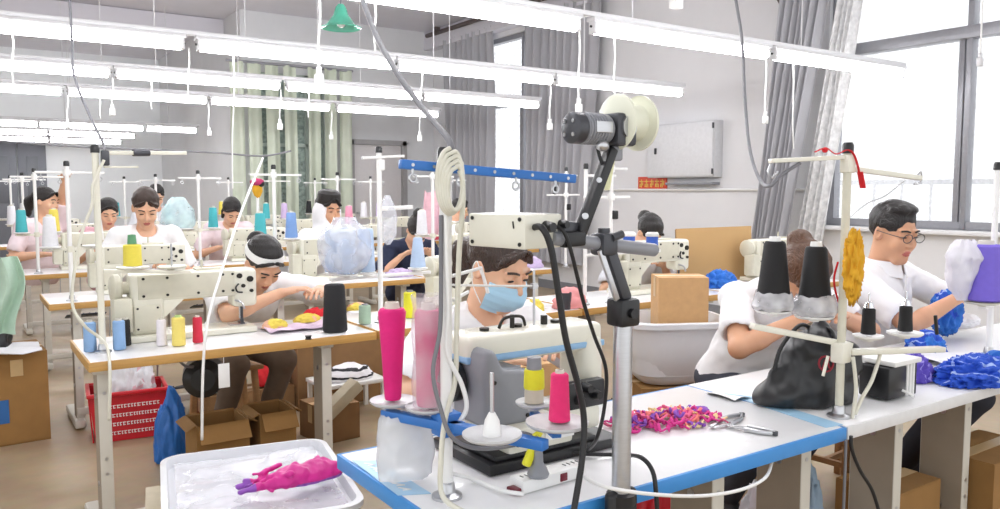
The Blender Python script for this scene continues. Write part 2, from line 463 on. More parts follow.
# window glass and frames
M_wglass = mat_glass('window_glass', 'eef4f4', 0.06)
def window(n, w, transom, mullions):
    y0, y1, z0, z1 = w
    g = MB().box((XW + 0.11, (y0 + y1) / 2, (z0 + z1) / 2), (0.006, y1 - y0 - 0.08, z1 - z0 - 0.08)).build('window_%d' % n, M_wglass)
    structure(g)
    f = MB(); t = 0.07
    f.box((XW + 0.10, (y0 + y1) / 2, z0 + t / 2), (0.10, y1 - y0, t)); f.box((XW + 0.10, (y0 + y1) / 2, z1 - t / 2), (0.10, y1 - y0, t))
    f.box((XW + 0.10, y0 + t / 2, (z0 + z1) / 2), (0.10, t, z1 - z0 - 2 * t)); f.box((XW + 0.10, y1 - t / 2, (z0 + z1) / 2), (0.10, t, z1 - z0 - 2 * t))
    f.box((XW + 0.08, (y0 + y1) / 2, transom), (0.12, y1 - y0, 0.105), bev=0.01)
    for m_ in mullions:
        f.box((XW + 0.09, m_ - 0.035, (z0 + z1) / 2), (0.10, 0.05, z1 - z0), bev=0.006)
        f.box((XW + 0.09, m_ + 0.035, (z0 + transom) / 2), (0.06, 0.05, transom - z0), bev=0.006)
    f.build('window_frame', M_alu, g)
    s = MB().box((XW - 0.02, (y0 + y1) / 2, z0 - 0.02), (0.16, y1 - y0 + 0.1, 0.04), bev=0.008).build('window_sill', M_wall, g)
    k = MB().box((XW + 0.03, y0 + (y1 - y0) * 0.43, z0 + 0.05), (0.03, 0.12, 0.03), bev=0.006).build('latch', M_white, g)
    return g
window(1, W1, 2.71, [3.42, 1.6, -0.1])
window(2, W2, 2.72, [9.75])
# pale balcony railing outside
r = thing('railing', 'pale metal balcony railing outside the bright window', 'railing', (XW + 1.1, 1.5, 0))
mr = mat('sunlit_white_railing', 'e9e9ea', 0.6)
structure(MB().box((XW + 1.1, 4.5, -0.05), (1.8, 14, 0.1)).build('balcony_slab', mr))
MB().box((0, 0, 1.48), (0.05, 8, 0.05)).build('top_rail', mr, r)
for k in range(27): MB().box((0, -3.9 + 0.3 * k, 0.74), (0.022, 0.022, 1.48)).build('baluster', mr, r)

# partition with door and glazing across the far end
gx0 = at_y(243, 150, YP).x
mb = MB()
D0, D1, DH = at_y(349, 150, YP).x, at_y(405, 150, YP).x, 2.22
G0, G1 = at_y(252, 150, YP).x, at_y(325, 150, YP).x
mb.box(((gx0 + G0) / 2, YP + 0.06, ZC / 2), (G0 - gx0, 0.12, ZC)); mb.box(((G0 + G1) / 2, YP + 0.06, 0.45), (G1 - G0, 0.12, 0.9))
mb.box(((G0 + G1) / 2, YP + 0.06, (ZC + 3.2) / 2), (G1 - G0, 0.12, ZC - 3.2))
mb.box(((G1 + D0) / 2, YP + 0.06, ZC / 2), (D0 - G1, 0.12, ZC)); mb.box(((D0 + D1) / 2, YP + 0.06, (ZC + DH) / 2), (D1 - D0, 0.12, ZC - DH))
mb.box(((D1 + XW) / 2, YP + 0.06, ZC / 2), (XW - D1, 0.12, ZC)); mb.box((gx0 + 0.06, (YP + 0.12 + YB) / 2, ZC / 2), (0.12, YB - YP - 0.12, ZC))
structure(mb.build('wall_partition', mat('partition_paint', 'dcdddf', 0.75, var=0.03, scale=4)))
d = structure(MB().box(((D0 + D1) / 2, YP + 0.05, DH / 2), (D1 - D0 - 0.12, 0.05, DH - 0.06), bev=0.004).build('door_1', mat('pale_door_paint', 'dedada', 0.55, var=0.03)))
f = MB(); f.box((D0 + 0.03, YP - 0.01, DH / 2), (0.08, 0.10, DH)); f.box((D1 - 0.03, YP - 0.01, DH / 2), (0.08, 0.10, DH)); f.box(((D0 + D1) / 2, YP - 0.01, DH - 0.03), (D1 - D0, 0.10, 0.08))
f.build('door_frame', mat('door_frame_paint', 'a6a4a4', 0.5), d)
MB().cyl((D0 + 0.14, YP + 0.02, 1.02), (D0 + 0.14, YP - 0.05, 1.02), 0.012).bar((D0 + 0.14, YP - 0.05, 1.02), (D0 + 0.26, YP - 0.05, 1.02), 0.02, 0.02, 0.004).build('door_handle', M_steel, d)
g = structure(MB().box(((G0 + G1) / 2, YP + 0.06, 2.05), (G1 - G0, 0.01, 2.3)).build('window_3', mat_glass('green_glass', 'cfe0d8', 0.5)))
f = MB()
for k in range(5): f.box((G0 + (G1 - G0) * k / 4, YP + 0.05, 2.05), (0.05, 0.08, 2.3))
for z_ in (0.92, 2.1, 3.18): f.box(((G0 + G1) / 2, YP + 0.05, z_), (G1 - G0, 0.08, 0.05))
f.build('window_frame', mat('pale_green_frame', 'b9c4bd', 0.5), g)
# hanging strip curtain in front of the glazing
sc_ = thing('strip_curtain', 'translucent greenish plastic strip curtain hung before the far glass screen', 'curtain', ((G0 + G1) / 2, YP - 0.2, 0))
MB().cyl((-1.0, 0, 3.3), (1.0, 0, 3.3), 0.02).build('curtain_rail', M_alu, sc_)
ms = mat_plastic_film('greenish_strip_plastic', 'e2ead6', 0.72, 0.3, 0.06, 3)
for k in range(7):
    x0 = -0.95 + 0.27 * k + (0.1 if k > 3 else 0)
    sheet(lambda u, v, x0=x0, k=k: (x0 + 0.2 * u, 0.03 * math.sin(6 * u + k) + 0.02 * math.sin(3 * v + k), 3.3 - 2.4 * v), 8, 20, 0.003).build('strip', ms, sc_)
# back wall doors and pillar, left end
ga, gb = at_y(-14, 150, YB).x, at_y(46, 150, YB).x
M_gdoor = mat('slate_door_paint', '777a82', 0.5, var=0.05)
for n, (a, b) in enumerate(((ga, (ga + gb) / 2), ((ga + gb) / 2, gb))):
    d = structure(MB().box(((a + b) / 2, YB - 0.03, 1.17), (b - a - 0.02, 0.06, 2.34), bev=0.005).build('door_%d' % (n + 2), M_gdoor))
    MB().box(((a + b) / 2, YB - 0.07, 1.6), (b - a - 0.3, 0.02, 0.9), bev=0.005).build('door_panel', mat('slate_panel', '6a6d75', 0.4), d)
    MB().cyl((b - 0.1, YB - 0.06, 1.05), (b - 0.1, YB - 0.13, 1.05), 0.015).bar((b - 0.1, YB - 0.12, 0.95), (b - 0.1, YB - 0.12, 1.15), 0.02, 0.02).build('door_handle', M_steel, d)
pa = at_y(213, 150, YB - 0.9)
structure(MB().box((pa.x, YB - 0.9, ZC / 2), (0.28, 0.28, ZC), bev=0.01).build('pillar', mat('dark_pillar_paint', '7d8086', 0.6)))
structure(MB().box(((X0 + XW) / 2, YB - 0.012, 0.06), (XW - X0, 0.024, 0.12)).build('baseboard_back', M_grey))
structure(MB().box((XW - 0.008, (W1[1] + W2[0]) / 2 - 1, 0.06), (0.016, 12, 0.12)).build('baseboard_right', M_grey))

# ================================================================== curtains
def curtain(label, ya0, ya1, yb0, yb1, z0, z1, pleats, cloth=None, xoff=0.16):
    t = thing('curtain', label, 'curtain', (XW - xoff, (ya0 + ya1) / 2, 0))
    yc = (ya0 + ya1) / 2
    def fn(u, v):
        y = (ya0 + (ya1 - ya0) * u) * (1 - v) + (yb0 + (yb1 - yb0) * u) * v - yc
        x = 0.055 * math.sin(2 * PI * pleats * u + 0.8 * math.sin(3 * v)) * (0.7 + 0.3 * v) + 0.02 * math.sin(11 * u + 5 * v)
        return (x, y, z1 + (z0 - z1) * v)
    sheet(fn, int(pleats * 14), 24, 0.004).build('curtain_cloth', cloth or M_curtain, t)
    MB().cyl((0, ya0 - yc - 0.2, z1 + 0.015), (0, ya1 - yc + 0.2, z1 + 0.015), 0.016).build('curtain_rod', M_alu, t)
    for k in range(int(pleats) + 1):
        y = ya0 + (ya1 - ya0) * k / pleats - yc
        MB().lathe([(0.02, -0.004), (0.026, -0.004), (0.026, 0.004), (0.02, 0.004)], (0, y, z1 + 0.012), (0, 1, 0), seg=12).build('curtain_ring', M_steel, t)
    return t
def wy(px, py=100): return at_x(px, py, XW - 0.12).y
curtain('grey pleated curtain at the far side of the distant bright window', wy(494), wy(447), wy(496), wy(449), 0.35, 3.85, 8)
curtain('grey pleated curtain at the near side of the distant bright window', wy(602), wy(529), wy(585), wy(527), 0.4, 3.85, 9)
curtain('grey curtain drawn aside and slanting beside the large near window', wy(848), wy(800), wy(800), wy(768), 0.7, 3.9, 7, None, 0.34)
curtain('sheer white curtain hanging next to the slanting grey one', wy(870), wy(851), wy(828), wy(803), 0.9, 3.88, 4, mat_plastic_film('sheer_white_voile', 'f4f4f4', 0.75, 0.8))

# ================================================================== ceiling lamps
TUBE_L = 1.5
lamp0 = thing('ceiling_light', '', 'lamp', (0, 0, 0), 0, 'suspended fluorescent battens')
MB().box((0, 0, 0.052), (TUBE_L + 0.07, 0.08, 0.026), bev=0.006).box((0, 0, 0.037), (TUBE_L + 0.03, 0.05, 0.012)).build('housing', M_housing, lamp0)
MB().cyl((-TUBE_L / 2, 0, 0), (TUBE_L / 2, 0, 0), 0.036, seg=18).build('tube', M_tube, lamp0)  # thicker than a bare tube: its bloom is built into the shape
for s in (-1, 1):
    MB().box((s * (TUBE_L / 2 + 0.012), 0, 0.008), (0.024, 0.06, 0.08), bev=0.004).cyl((s * (TUBE_L / 2 + 0.026), 0, 0.01), (s * (TUBE_L / 2 + 0.034), 0, 0.01), 0.007, m=1).build('end_cap', [M_housing, M_black], lamp0)
lamp_used = False
ROWS = [
    ('first', 1.95, 2.36, [(0.0, 1.5), (1.62, 3.12), (3.24, 4.74)]),  # unseen row above the view, added to light the front tables
    ('second', 3.70, 2.36, [(-0.03, 1.45), (1.59, 3.06), (3.215, 4.80), (4.913, 6.55)]),
    ('third', 5.60, 2.353, [(-0.26, 1.28), (1.41, 2.81), (2.89, 4.35), (4.44, 5.97)]),
    ('fourth', 7.40, 2.365, [(-0.40, 1.11), (1.19, 2.55), (2.65, 4.04), (4.11, 5.56)]),
    ('fifth', 9.20, 2.382, [(-0.5, 0.94), (1.03, 2.35), (2.42, 3.78), (3.91, 5.28)]),
    ('sixth', 12.75, 2.30, [(-0.3, 1.0), (1.05, 2.35), (2.42, 3.1)]),
    ('seventh', 14.3, 2.28, [(0.0, 1.25), (1.3, 2.5)]),
    ('eighth', 15.9, 2.26, [(0.2, 1.4), (1.45, 2.55)]),
]
ordn = ['leftmost', 'second from the left', 'third from the left', 'fourth from the left']
for rn, y, z, spans in ROWS:
    for i, (a, b) in enumerate(spans):
        lab = 'lit fluorescent batten in the %s lamp row from the front, %s' % (rn, ordn[i])
        if not lamp_used:
            o = lamp0; o.location = ((a + b) / 2, y, z); o['label'] = lab; lamp_used = True
        else: o = copy_tree(lamp0, ((a + b) / 2, y, z), 0, lab)
        o.scale = ((b - a) / TUBE_L, 1, 1)
    rl = thing('light_rail', 'long white steel rail carrying the %s lamp row from the front' % rn, 'rail', ((spans[0][0] + spans[-1][1]) / 2, y, z + 0.08), 0, 'rails that carry the lamp rows')
    L = spans[-1][1] - spans[0][0] + 0.12
    MB().box((0, 0, 0), (L, 0.05, 0.028), bev=0.004).build('rail_channel', M_housing, rl)
    for i, (a, b) in enumerate(spans):
        xx = a + 0.3 - rl.location.x
        MB().cyl((xx, 0, 0.012), (xx, 0, ZC - z - 0.08), 0.005, seg=8).build('hanger_rod', M_housing, rl)

# pull cords and hanging plugs
cord_specs = [  # px, top y, bottom y, lamp row plane, end piece, where
    (322, -14, 76, 3.70, True, 'from the second lamp row left of the green shade, with a plug'),
    (583, 34, 106, 3.70, True, 'between battens of the second lamp row beside the motor reel'),
    (618, 42, 98, 3.70, False, 'from the second lamp row above the cream reel'),
    (770, 60, 118, 3.70, True, 'from the second lamp row in front of the slanting curtain'),
    (797, 64, 150, 3.70, False, 'long and plain before the slanting grey curtain'),
    (190, 46, 100, 5.60, False, 'between the left battens of the third lamp row'),
    (235, 55, 190, 5.60, False, 'long, from the third lamp row above the headband worker'),
    (378, 5, 52, 3.70, False, 'from the second lamp row beside the thick grey cable'),
    (553, 82, 125, 5.60, True, 'from the third lamp row near the far window'),
    (113, 76, 110, 7.40, True, 'from the fourth lamp row near its left end'),
    (282, 88, 125, 7.40, True, 'from the fourth lamp row before the far glass screen'),
    (422, 99, 137, 7.40, True, 'from the fourth lamp row in front of the far wall'),
    (68, 94, 124, 9.20, True, 'from the fifth lamp row near its left end'),
    (209, 103, 132, 9.20, True, 'from the fifth lamp row beside the dark far pillar'),
    (333, 110, 136, 9.20, True, 'from the fifth lamp row beside the far door'),
    (310, 92, 118, 7.40, False, 'plain and short from the fourth lamp row'),
    (13, 36, 85, 5.60, False, 'slack, from the third lamp row at the left edge'),
    (100, 98, 120, 9.20, False, 'plain and short from the fifth lamp row'),
    (152, 84, 110, 7.40, False, 'slack, from the fourth lamp row above the far workers'),
    (424, 74, 100, 5.60, False, 'plain and short from the third lamp row'),
    (983, 0, 60, 4.3, True, 'in front of the large bright window, ending in a grey switch'),
]
for px, ya, yb, yy, plug, lab in cord_specs:
    p, q = at_y(px, ya, yy), at_y(px + random.uniform(-1, 1.5), yb, yy)
    top = 2.34 if yy < 9 else 2.36
    if px == 983: top = ZC
    p.z = top; p.y = yy + 0.033; q.y = p.y
    if px == 983: p, q = at_x(px, ya, 6.1), at_x(px, yb, 6.1); p.z = ZC
    t = thing('pull_cord', 'thin white cord ' + lab, 'cord', (p.x, p.y, q.z))
    L = p.z - q.z
    dx = q.x - p.x
    MB().tube([(0, 0, L), (dx * 0.3 + 0.004, 0, L * 0.7), (dx * 0.6 - 0.006, 0, L * 0.35), (dx, 0, 0.01)], 0.006 if plug else 0.005, 6).build('cord', M_white, t)
    if plug:
        s = 1.6 if yy < 4 else 1.8
        MB().box((dx, 0, -0.012), (0.024 * s, 0.018 * s, 0.034 * s), bev=0.004).box((dx, 0, 0.02 * s), (0.014 * s, 0.012 * s, 0.02 * s), bev=0.003).build('plug', M_white if px != 983 else M_housing, t)

# green pendant shade near the ceiling
pg = at_y(341, 20, 5.0)
t = thing('pendant_lamp', 'small translucent green glass pendant shade near the ceiling', 'lamp', (pg.x, pg.y, pg.z))
MB().lathe([(0.02, 0.1), (0.035, 0.08), (0.05, 0.03), (0.1, -0.03), (0.135, -0.05), (0.13, -0.055), (0.095, -0.037), (0.045, 0.02), (0.03, 0.07), (0.018, 0.09)], seg=28).build('lamp_shade', mat_plastic_film('green_shade_glass', '5fc7aa', 0.7, 0.15, 0.05), t)
MB().cyl((0, 0, 0.09), (0, 0, ZC - pg.z), 0.006, seg=8).build('cord', M_grey_cable, t)
MB().ball((0, 0, -0.02), 0.03).build('bulb', M_white, t)

# brown wall brackets and pipes, cabinet, sign
def wx(px, py): return at_x(px, py, XW - 0.04)
t = thing('pipe_mount', 'brown steel pipe bracket on the wall above the slanting curtain', 'bracket', (XW, wx(796, 20).y, 3.2))
b0 = Vector((XW, wx(796, 20).y, 3.2))
MB().bar(wx(796, -30) - b0, wx(796, 42) - b0, 0.05, 0.05, 0.006).bar(wx(776, -8) - b0, wx(795, 25) - b0, 0.05, 0.05, 0.006).build('steel_bracket', M_brown, t)
t = thing('pipe_mount', 'brown steel pipe bracket beside the curtain of the distant window', 'bracket', (XW, wx(556, 60).y, 2.8))
b0 = Vector((XW, wx(556, 60).y, 2.8))
MB().bar(wx(556, 28) - b0, wx(556, 120) - b0, 0.05, 0.05, 0.006).bar(wx(538, 30) - b0, wx(556, 55) - b0, 0.05, 0.05, 0.006).build('steel_bracket', M_brown, t)
t = thing('wall_pipe', 'dark pipe running along the top of the window wall', 'pipe', (XW - 0.235, 10, ZC - 0.10))
a, b = Vector((0, -5.5, 0.0)), Vector((0, 2.1, 0.0))
MB().cyl(a, b, 0.035).build('pipe', M_brown, t)
for k in range(6): MB().box((0.0, -5 + 1.35 * k, 0.05), (0.09, 0.04, 0.08)).build('clamp', M_brown, t)
p = wx(558, 4); t = thing('ceiling_fan_mount', 'dark hook plate fixed near the ceiling above the lamps', 'bracket', (5.2, 5.4, ZC))
MB().lathe([(0.0, 0), (0.22, 0), (0.2, -0.04), (0.06, -0.06), (0.05, -0.2), (0, -0.2)]).build('mount_plate', M_brown, t)
p = at_y(676, 4, 4.6); t = thing('smoke_detector', 'white square detector box hanging below the ceiling', 'detector', (p.x, p.y, p.z))
MB().box((0, 0, 0), (0.10, 0.07, 0.075), bev=0.01).build('detector_case', M_white, t); MB().cyl((0, 0, 0.035), (0, 0, ZC - p.z), 0.008).build('cord', M_white, t)

p0, p1 = wx(654, 126), wx(720, 177)
c = (p0 + p1) / 2
t = thing('electrical_cabinet', 'pale grey electrical cabinet fixed on the white wall', 'cabinet', (XW, c.y, c.z))
wy_, hz = abs(p0.y - p1.y), abs(p0.z - p1.z)
MB().box((-0.07, 0, 0), (0.135, wy_, hz), bev=0.008).build('cabinet_body', mat('pale_grey_cabinet', 'd2d3d6', 0.5), t)
dl = MB().box((-0.146, 0, 0), (0.016, wy_ - 0.03, hz - 0.03), bev=0.005).build('door', mat('pale_grey_cabinet_door', 'dcdde0', 0.5), t)
MB().box((-0.165, wy_ * 0.35, 0.0), (0.03, 0.02, 0.07), bev=0.005).build('handle', M_dgrey, dl)
for s in (-1, 1): MB().cyl((-0.155, -wy_ / 2 + 0.012, s * hz * 0.4 - 0.03), (-0.155, -wy_ / 2 + 0.012, s * hz * 0.4 + 0.03), 0.012).build('hinge', M_dgrey, t)
t = thing('cable_tray', 'thin grey cable tray on the wall just below the electrical cabinet', 'shelf', (XW, c.y - 0.12, p1.z - 0.07))  # cable tray fixed to the wall under the cabinet
MB().box((-0.06, 0, 0), (0.12, wy_ * 0.7, 0.03), bev=0.006).build('tray', M_grey, t)
t = thing('wall_conduit', 'pale horizontal conduit pipe on the wall beside the cabinet', 'pipe', (XW - 0.03, 5.4, wx(700, 180).z - 0.36))
MB().cyl((0, -0.7, 0.25), (0, 3.4, 0.25), 0.014).build('pipe', M_white, t)

p0, p1 = wx(637, 177), wx(665, 190); c = (p0 + p1) / 2
t = thing('wall_sign', 'small red sign with yellow characters on the white wall', 'sign', (XW, c.y, c.z))
sw, sh_ = abs(p0.y - p1.y), abs(p0.z - p1.z)
MB().box((-0.012, 0, 0), (0.02, sw, sh_), bev=0.003).build('sign_plate', mat('red_sign_paint', 'd2452c', 0.45, var=0.03), t)
tx = MB(); rnd = random.Random(3)
for k in range(5):
    yc = sw / 2 - sw * (0.13 + 0.185 * k); h = sh_ * 0.6; w_ = sw * 0.14
    tx.box((-0.024, yc, 0), (0.004, w_ * 0.16, h)); tx.box((-0.024, yc, h * 0.25), (0.004, w_, h * 0.12)); tx.box((-0.024, yc, -h * 0.1), (0.004, w_ * 0.8, h * 0.12))
    tx.box((-0.024, yc + w_ * 0.35, -h * 0.25), (0.004, w_ * 0.16, h * 0.45)); tx.box((-0.024, yc - w_ * 0.35, -h * (0.3 if k % 2 else 0.05)), (0.004, w_ * 0.16, h * 0.4))
tx.build('lettering', mat('yellow_sign_paint', 'f2d46a', 0.5), t)
# ================================================================== people
M_skin = mat('skin', 'e2b394', 0.5, var=0.04, scale=14, sss=0.15)
M_skin2 = mat('skin_tanned', 'd29f7e', 0.5, var=0.04, scale=14, sss=0.15)
M_lip = mat('lips', 'b9685e', 0.45, var=0.03)
M_hairk = mat_hair('black_hair', '1d1817')
M_hairb = mat_hair('dark_brown_hair', '3b2a22')
M_hairr = mat_hair('chestnut_hair', '5c3a22')
M_shirt = mat('white_jersey', 'eeeef0', 0.85, var=0.02, bump=0.12, bscale=260)
M_lash = mat('eye_dark', '191413', 0.3)
M_trou = mat('dark_trouser_cloth', '3a3c46', 0.9, var=0.1)
M_shoe = mat('dark_shoe', '2b2a2c', 0.6)
M_mask = mat('pale_blue_mask', 'a9cfe6', 0.8, var=0.03)

def Rm(pitch, yaw, roll=0.0):
    """head turn: yaw about Z (positive = to own left), pitch forward"""
    return Matrix.Rotation(yaw, 3, 'Z') @ Matrix.Rotation(roll, 3, 'Y') @ Matrix.Rotation(-pitch, 3, 'X')

def ik(S, T, l1, l2, hint):
    S, T = Vector(S), Vector(T); d = T - S; L = min(d.length, (l1 + l2) * 0.985); d.normalize()
    T = S + d * L
    a = (l1 * l1 - l2 * l2 + L * L) / (2 * L); h = math.sqrt(max(l1 * l1 - a * a, 0))
    n = Vector(hint); n = (n - d * n.dot(d)).normalized()
    return S + d * a + n * h, T

def person(loc, rz, label, lean=0.25, side=0.0, headp=0.5, heady=0.0, headr=0.0, hands=((0.14, 0.40, 0.82), (-0.14, 0.40, 0.82)),
           shirt=None, skin=None, hair=None, style='bun', vox=0.006, scale=1.0, male=False, collar=False, lower=True, seat=0.46,
           mask=False, glasses=False, band=None, shirt_seed=1, sleeve=0.55, hoodie=None, navy=False, hand_lr=None, group=None, neckfwd=0.0, text=False, tuck=0.14, trousers=None):
    skin = skin or M_skin; hair = hair or M_hairk; shirt = shirt or M_shirt
    t = thing('person', label, 'person', loc, rz, group)
    t.scale = (scale, scale, scale)
    pel = Vector((0, 0, seat + 0.085))
    sd = Vector((side, math.sin(lean), math.cos(lean))).normalized()
    chest = pel + sd * 0.30; neck = pel + sd * 0.485 + Vector((0, neckfwd, 0))
    RT = Matrix.Rotation(-lean, 3, 'X')
    RH = Rm(headp, heady, headr)
    hc = neck + sd * 0.05 + RH @ Vector((0, 0.028, 0.105))          # head centre
    sw = 0.185 if male else 0.165
    sho = {s: pel + sd * 0.435 + RT @ Vector((s * sw, 0, 0)) for s in (-1, 1)}
    l1, l2 = 0.275, 0.245
    arms = {}
    for s, T in zip((1, -1), hands):
        e, w = ik(sho[s], T, l1, l2, (s * (0.6 if lower else 0.35), -0.45, -0.15))
        arms[s] = (e, w)
    H = lambda p: hc + RH @ Vector(p)
    pts = [hc, pel] + [p for s in arms for p in arms[s]]
    lo = [min(p[i] for p in pts) - 0.21 for i in range(3)]; hi = [max(p[i] for p in pts) + 0.21 for i in range(3)]
    lo[2] = seat + 0.005
    # ---- body: torso, neck, head, arms, hands as one skin
    S = SDF(lo, hi, vox)
    S.ell(pel, (0.15, 0.105, 0.11), RT, 0.0).ell(pel + sd * 0.17, (0.125, 0.09, 0.16), RT, 0.05).ell(chest + sd * 0.03, (0.14 if not male else 0.16, 0.095, 0.15), RT, 0.05)
    for s in (-1, 1):
        S.cap(pel + sd * 0.43, sho[s], 0.055, 0.05, 0.03)
        e, w = arms[s]
        S.cap(sho[s], e, 0.047, 0.036, 0.02).cap(e, e + (w - e) * 0.35, 0.037, 0.037, 0.012).cap(e + (w - e) * 0.3, w, 0.036, 0.024, 0.012)
        # hand: palm, four fingers and a thumb
        fd = (w - e).normalized(); fd = (fd + Vector((0, 0.25, -0.12))).normalized()
        up = Vector((0, 0, 1)); sdv = fd.cross(up).normalized(); up = sdv.cross(fd).normalized()
        # sdv points to the own right; the thumb leaves the inner side
        inn = -s * sdv if sdv.x > 0 else s * sdv
        pc = w + fd * 0.052
        Rp = Matrix((sdv, fd, up)).transposed()
        S.ell(w + fd * 0.012, (0.024, 0.03, 0.018), Rp, 0.012).ell(pc, (0.041, 0.048, 0.017), Rp, 0.012)
        r = 0.0088 if vox < 0.007 else 0.0105
        for q, (off, ln) in enumerate(((0.030, 0.066), (0.010, 0.076), (-0.011, 0.070), (-0.031, 0.054))):
            b0 = pc + inn * off + fd * 0.034
            k1 = b0 + (fd + inn * off * 2.2 - up * 0.22).normalized() * ln * 0.52
            k2 = k1 + (fd + inn * off * 1.0 - up * 0.85).normalized() * ln * 0.48
            S.cap(b0, k1, r, r * 0.95, 0.004).cap(k1, k2, r * 0.95, r * 0.8, 0.002)
        b0 = w + fd * 0.022 + inn * 0.026
        k1 = b0 + (fd * 0.75 + inn * 0.75 - up * 0.2).normalized() * 0.036; k2 = k1 + (fd + inn * 0.15 - up * 0.3).normalized() * 0.03
        S.cap(b0, k1, 0.0125, 0.0105, 0.008).cap(k1, k2, 0.0105, 0.0085, 0.002)
    S.cap(neck - sd * 0.02, H((0, -0.02, -0.05)), 0.052 if not male else 0.06, 0.05 if not male else 0.056, 0.025)
    S.ell(H((0, -0.012, 0.03)), (0.074, 0.093, 0.088), RH, 0.02).ell(H((0, 0.028, -0.042)), (0.057, 0.064, 0.068), RH, 0.03)
    S.cap(H((-0.012, 0.062, -0.098)), H((0.012, 0.062, -0.098)), 0.02, None, 0.025)
    for s in (-1, 1):
        S.ell(H((s * 0.036, 0.066, -0.028)), (0.022, 0.018, 0.022), RH, 0.02)                 # cheek
        S.ell(H((s * 0.031, 0.094, 0.012)), (0.019, 0.014, 0.012), RH, 0.012, 'sub')           # eye socket
        S.ell(H((s * 0.031, 0.074, 0.011)), (0.0155, 0.0135, 0.0125), RH, 0.004)               # lid
        S.cap(H((s * 0.014, 0.083, 0.03)), H((s * 0.046, 0.073, 0.031)), 0.008, 0.007, 0.01)   # brow ridge
        S.ell(H((s * 0.075, -0.008, -0.002)), (0.011, 0.019, 0.031), RH, 0.006)                # ear
        S.ell(H((s * 0.082, 0.0, 0.002)), (0.006, 0.009, 0.016), RH, 0.004, 'sub')
    S.cap(H((0, 0.086, 0.012)), H((0, 0.104, -0.024)), 0.0075, 0.0115, 0.01)
    for s in (-1, 1): S.ell(H((s * 0.012, 0.094, -0.028)), (0.008, 0.009, 0.007), RH, 0.006)
    S.ell(H((0, 0.088, -0.057)), (0.021, 0.01, 0.0065), RH, 0.004).ell(H((0, 0.086, -0.069)), (0.018, 0.01, 0.0065), RH, 0.004)
    me = S.mesh('body')
    Hi = RH.transposed()
    for p in me.polygons:
        q = Hi @ (p.center - hc)
        if abs(q.x) < 0.021 and -0.074 < q.z < -0.051 and q.y > 0.078 and (q.x / 0.021) ** 2 + ((q.z + 0.0625) / 0.0125) ** 2 < 1: p.material_index = 1
    body = link_mesh('body', me, [skin, M_lip], t, None, None)
    # ---- eyes and brows
    for s in (-1, 1):
        MB().ball(H((s * 0.031, 0.0865, 0.0065)), (0.0135, 0.0035, 0.0036), R=RH).build('eye', M_lash, t)
        MB().tube([H((s * 0.014, 0.0945, 0.031)), H((s * 0.032, 0.092, 0.036)), H((s * 0.049, 0.08, 0.031))], 0.0036, 6, smooth=4).build('eyebrow', hair, t)
    # ---- hair
    hv = max(0.005, vox)
    S = SDF([hc[i] - 0.26 for i in range(3)], [hc[i] + 0.22 for i in range(3)], hv)
    if male:
        S.ell(H((0, -0.02, 0.043)), (0.08, 0.098, 0.092), RH, 0.0).ell(H((0, 0.015, 0.112)), (0.06, 0.055, 0.024), RH, 0.02)
        S.ell(H((0, 0.118, -0.035)), (0.085, 0.085, 0.116), RH, 0.006, 'sub')
        for s in (-1, 1): S.ell(H((s * 0.075, 0.012, -0.02)), (0.03, 0.036, 0.05), RH, 0.006, 'sub')
        S.plane_cut(H((0, 0, -0.035)), RH @ Vector((0, 0.5, -1)))
        S.wrinkle(0.0035, 150, 3)
    else:
        S.ell(H((0, -0.025, 0.041)), (0.083, 0.1, 0.093), RH, 0.0)
        S.ell(H((0, 0.122, -0.042)), (0.076, 0.088, 0.122), RH, 0.006, 'sub')
        S.plane_cut(H((0, 0, -0.06)), RH @ Vector((0, 0.45, -1)))
        if style == 'bun':
            S.ell(H((0, -0.125, 0.035)), (0.045, 0.04, 0.045), RH, 0.015)
        elif style == 'high_bun':
            S.ell(H((0, -0.085, 0.125)), (0.05, 0.05, 0.042), RH, 0.015)
        elif style == 'ponytail':
            S.cap(H((0, -0.11, 0.03)), H((0, -0.15, -0.02)), 0.036, 0.044, 0.012).cap(H((0, -0.15, -0.02)), H((0, -0.15, -0.13)), 0.044, 0.02, 0.012)
        elif style == 'short':
            S.cap(H((-0.07, -0.02, 0.0)), H((-0.074, 0.0, -0.06)), 0.022, 0.016, 0.015).cap(H((0.07, -0.02, 0.0)), H((0.074, 0.0, -0.06)), 0.022, 0.016, 0.015)
        for s in (-1, 1):                                                                       # parted fringe
            S.cap(H((s * 0.012, 0.082, 0.095)), H((s * 0.066, 0.052, 0.045)), 0.009, 0.009, 0.012)
        S.wrinkle(0.003, 130, 5)
    link_mesh('hair', S.mesh('hair'), [hair], t, None, None)
    if band:
        def fn(u, v):
            a = 2 * PI * u; z = 0.058 + 0.028 * math.sin(a) + 0.034 * (v - 0.5)
            k = math.sqrt(max(0.05, 1 - ((z - 0.041) / 0.097) ** 2))
            return H((0.0885 * k * math.cos(a), -0.022 + 0.1075 * k * math.sin(a), z))
        sheet(fn, 44, 4, 0.003).build('headband', band, t)
    if hoodie:
        S = SDF([hc[i] - 0.25 for i in range(3)], [hc[i] + 0.25 for i in range(3)], 0.009)
        S.ell(H((0, -0.02, -0.03)), (0.105, 0.10, 0.135), RH, 0.0).cap(H((0, -0.02, -0.1)), neck + Vector((0, 0.03, -0.06)), 0.09, 0.15, 0.04)
        S.ell(H((0, 0.13, -0.01)), (0.062, 0.13, 0.085), RH, 0.008, 'sub').plane_cut(H((0, 0, 0.055)), RH @ Vector((0, 0.1, 1))).wrinkle(0.004, 50, 2)
        link_mesh('hood', S.mesh('hood'), [hoodie], t, None, None)
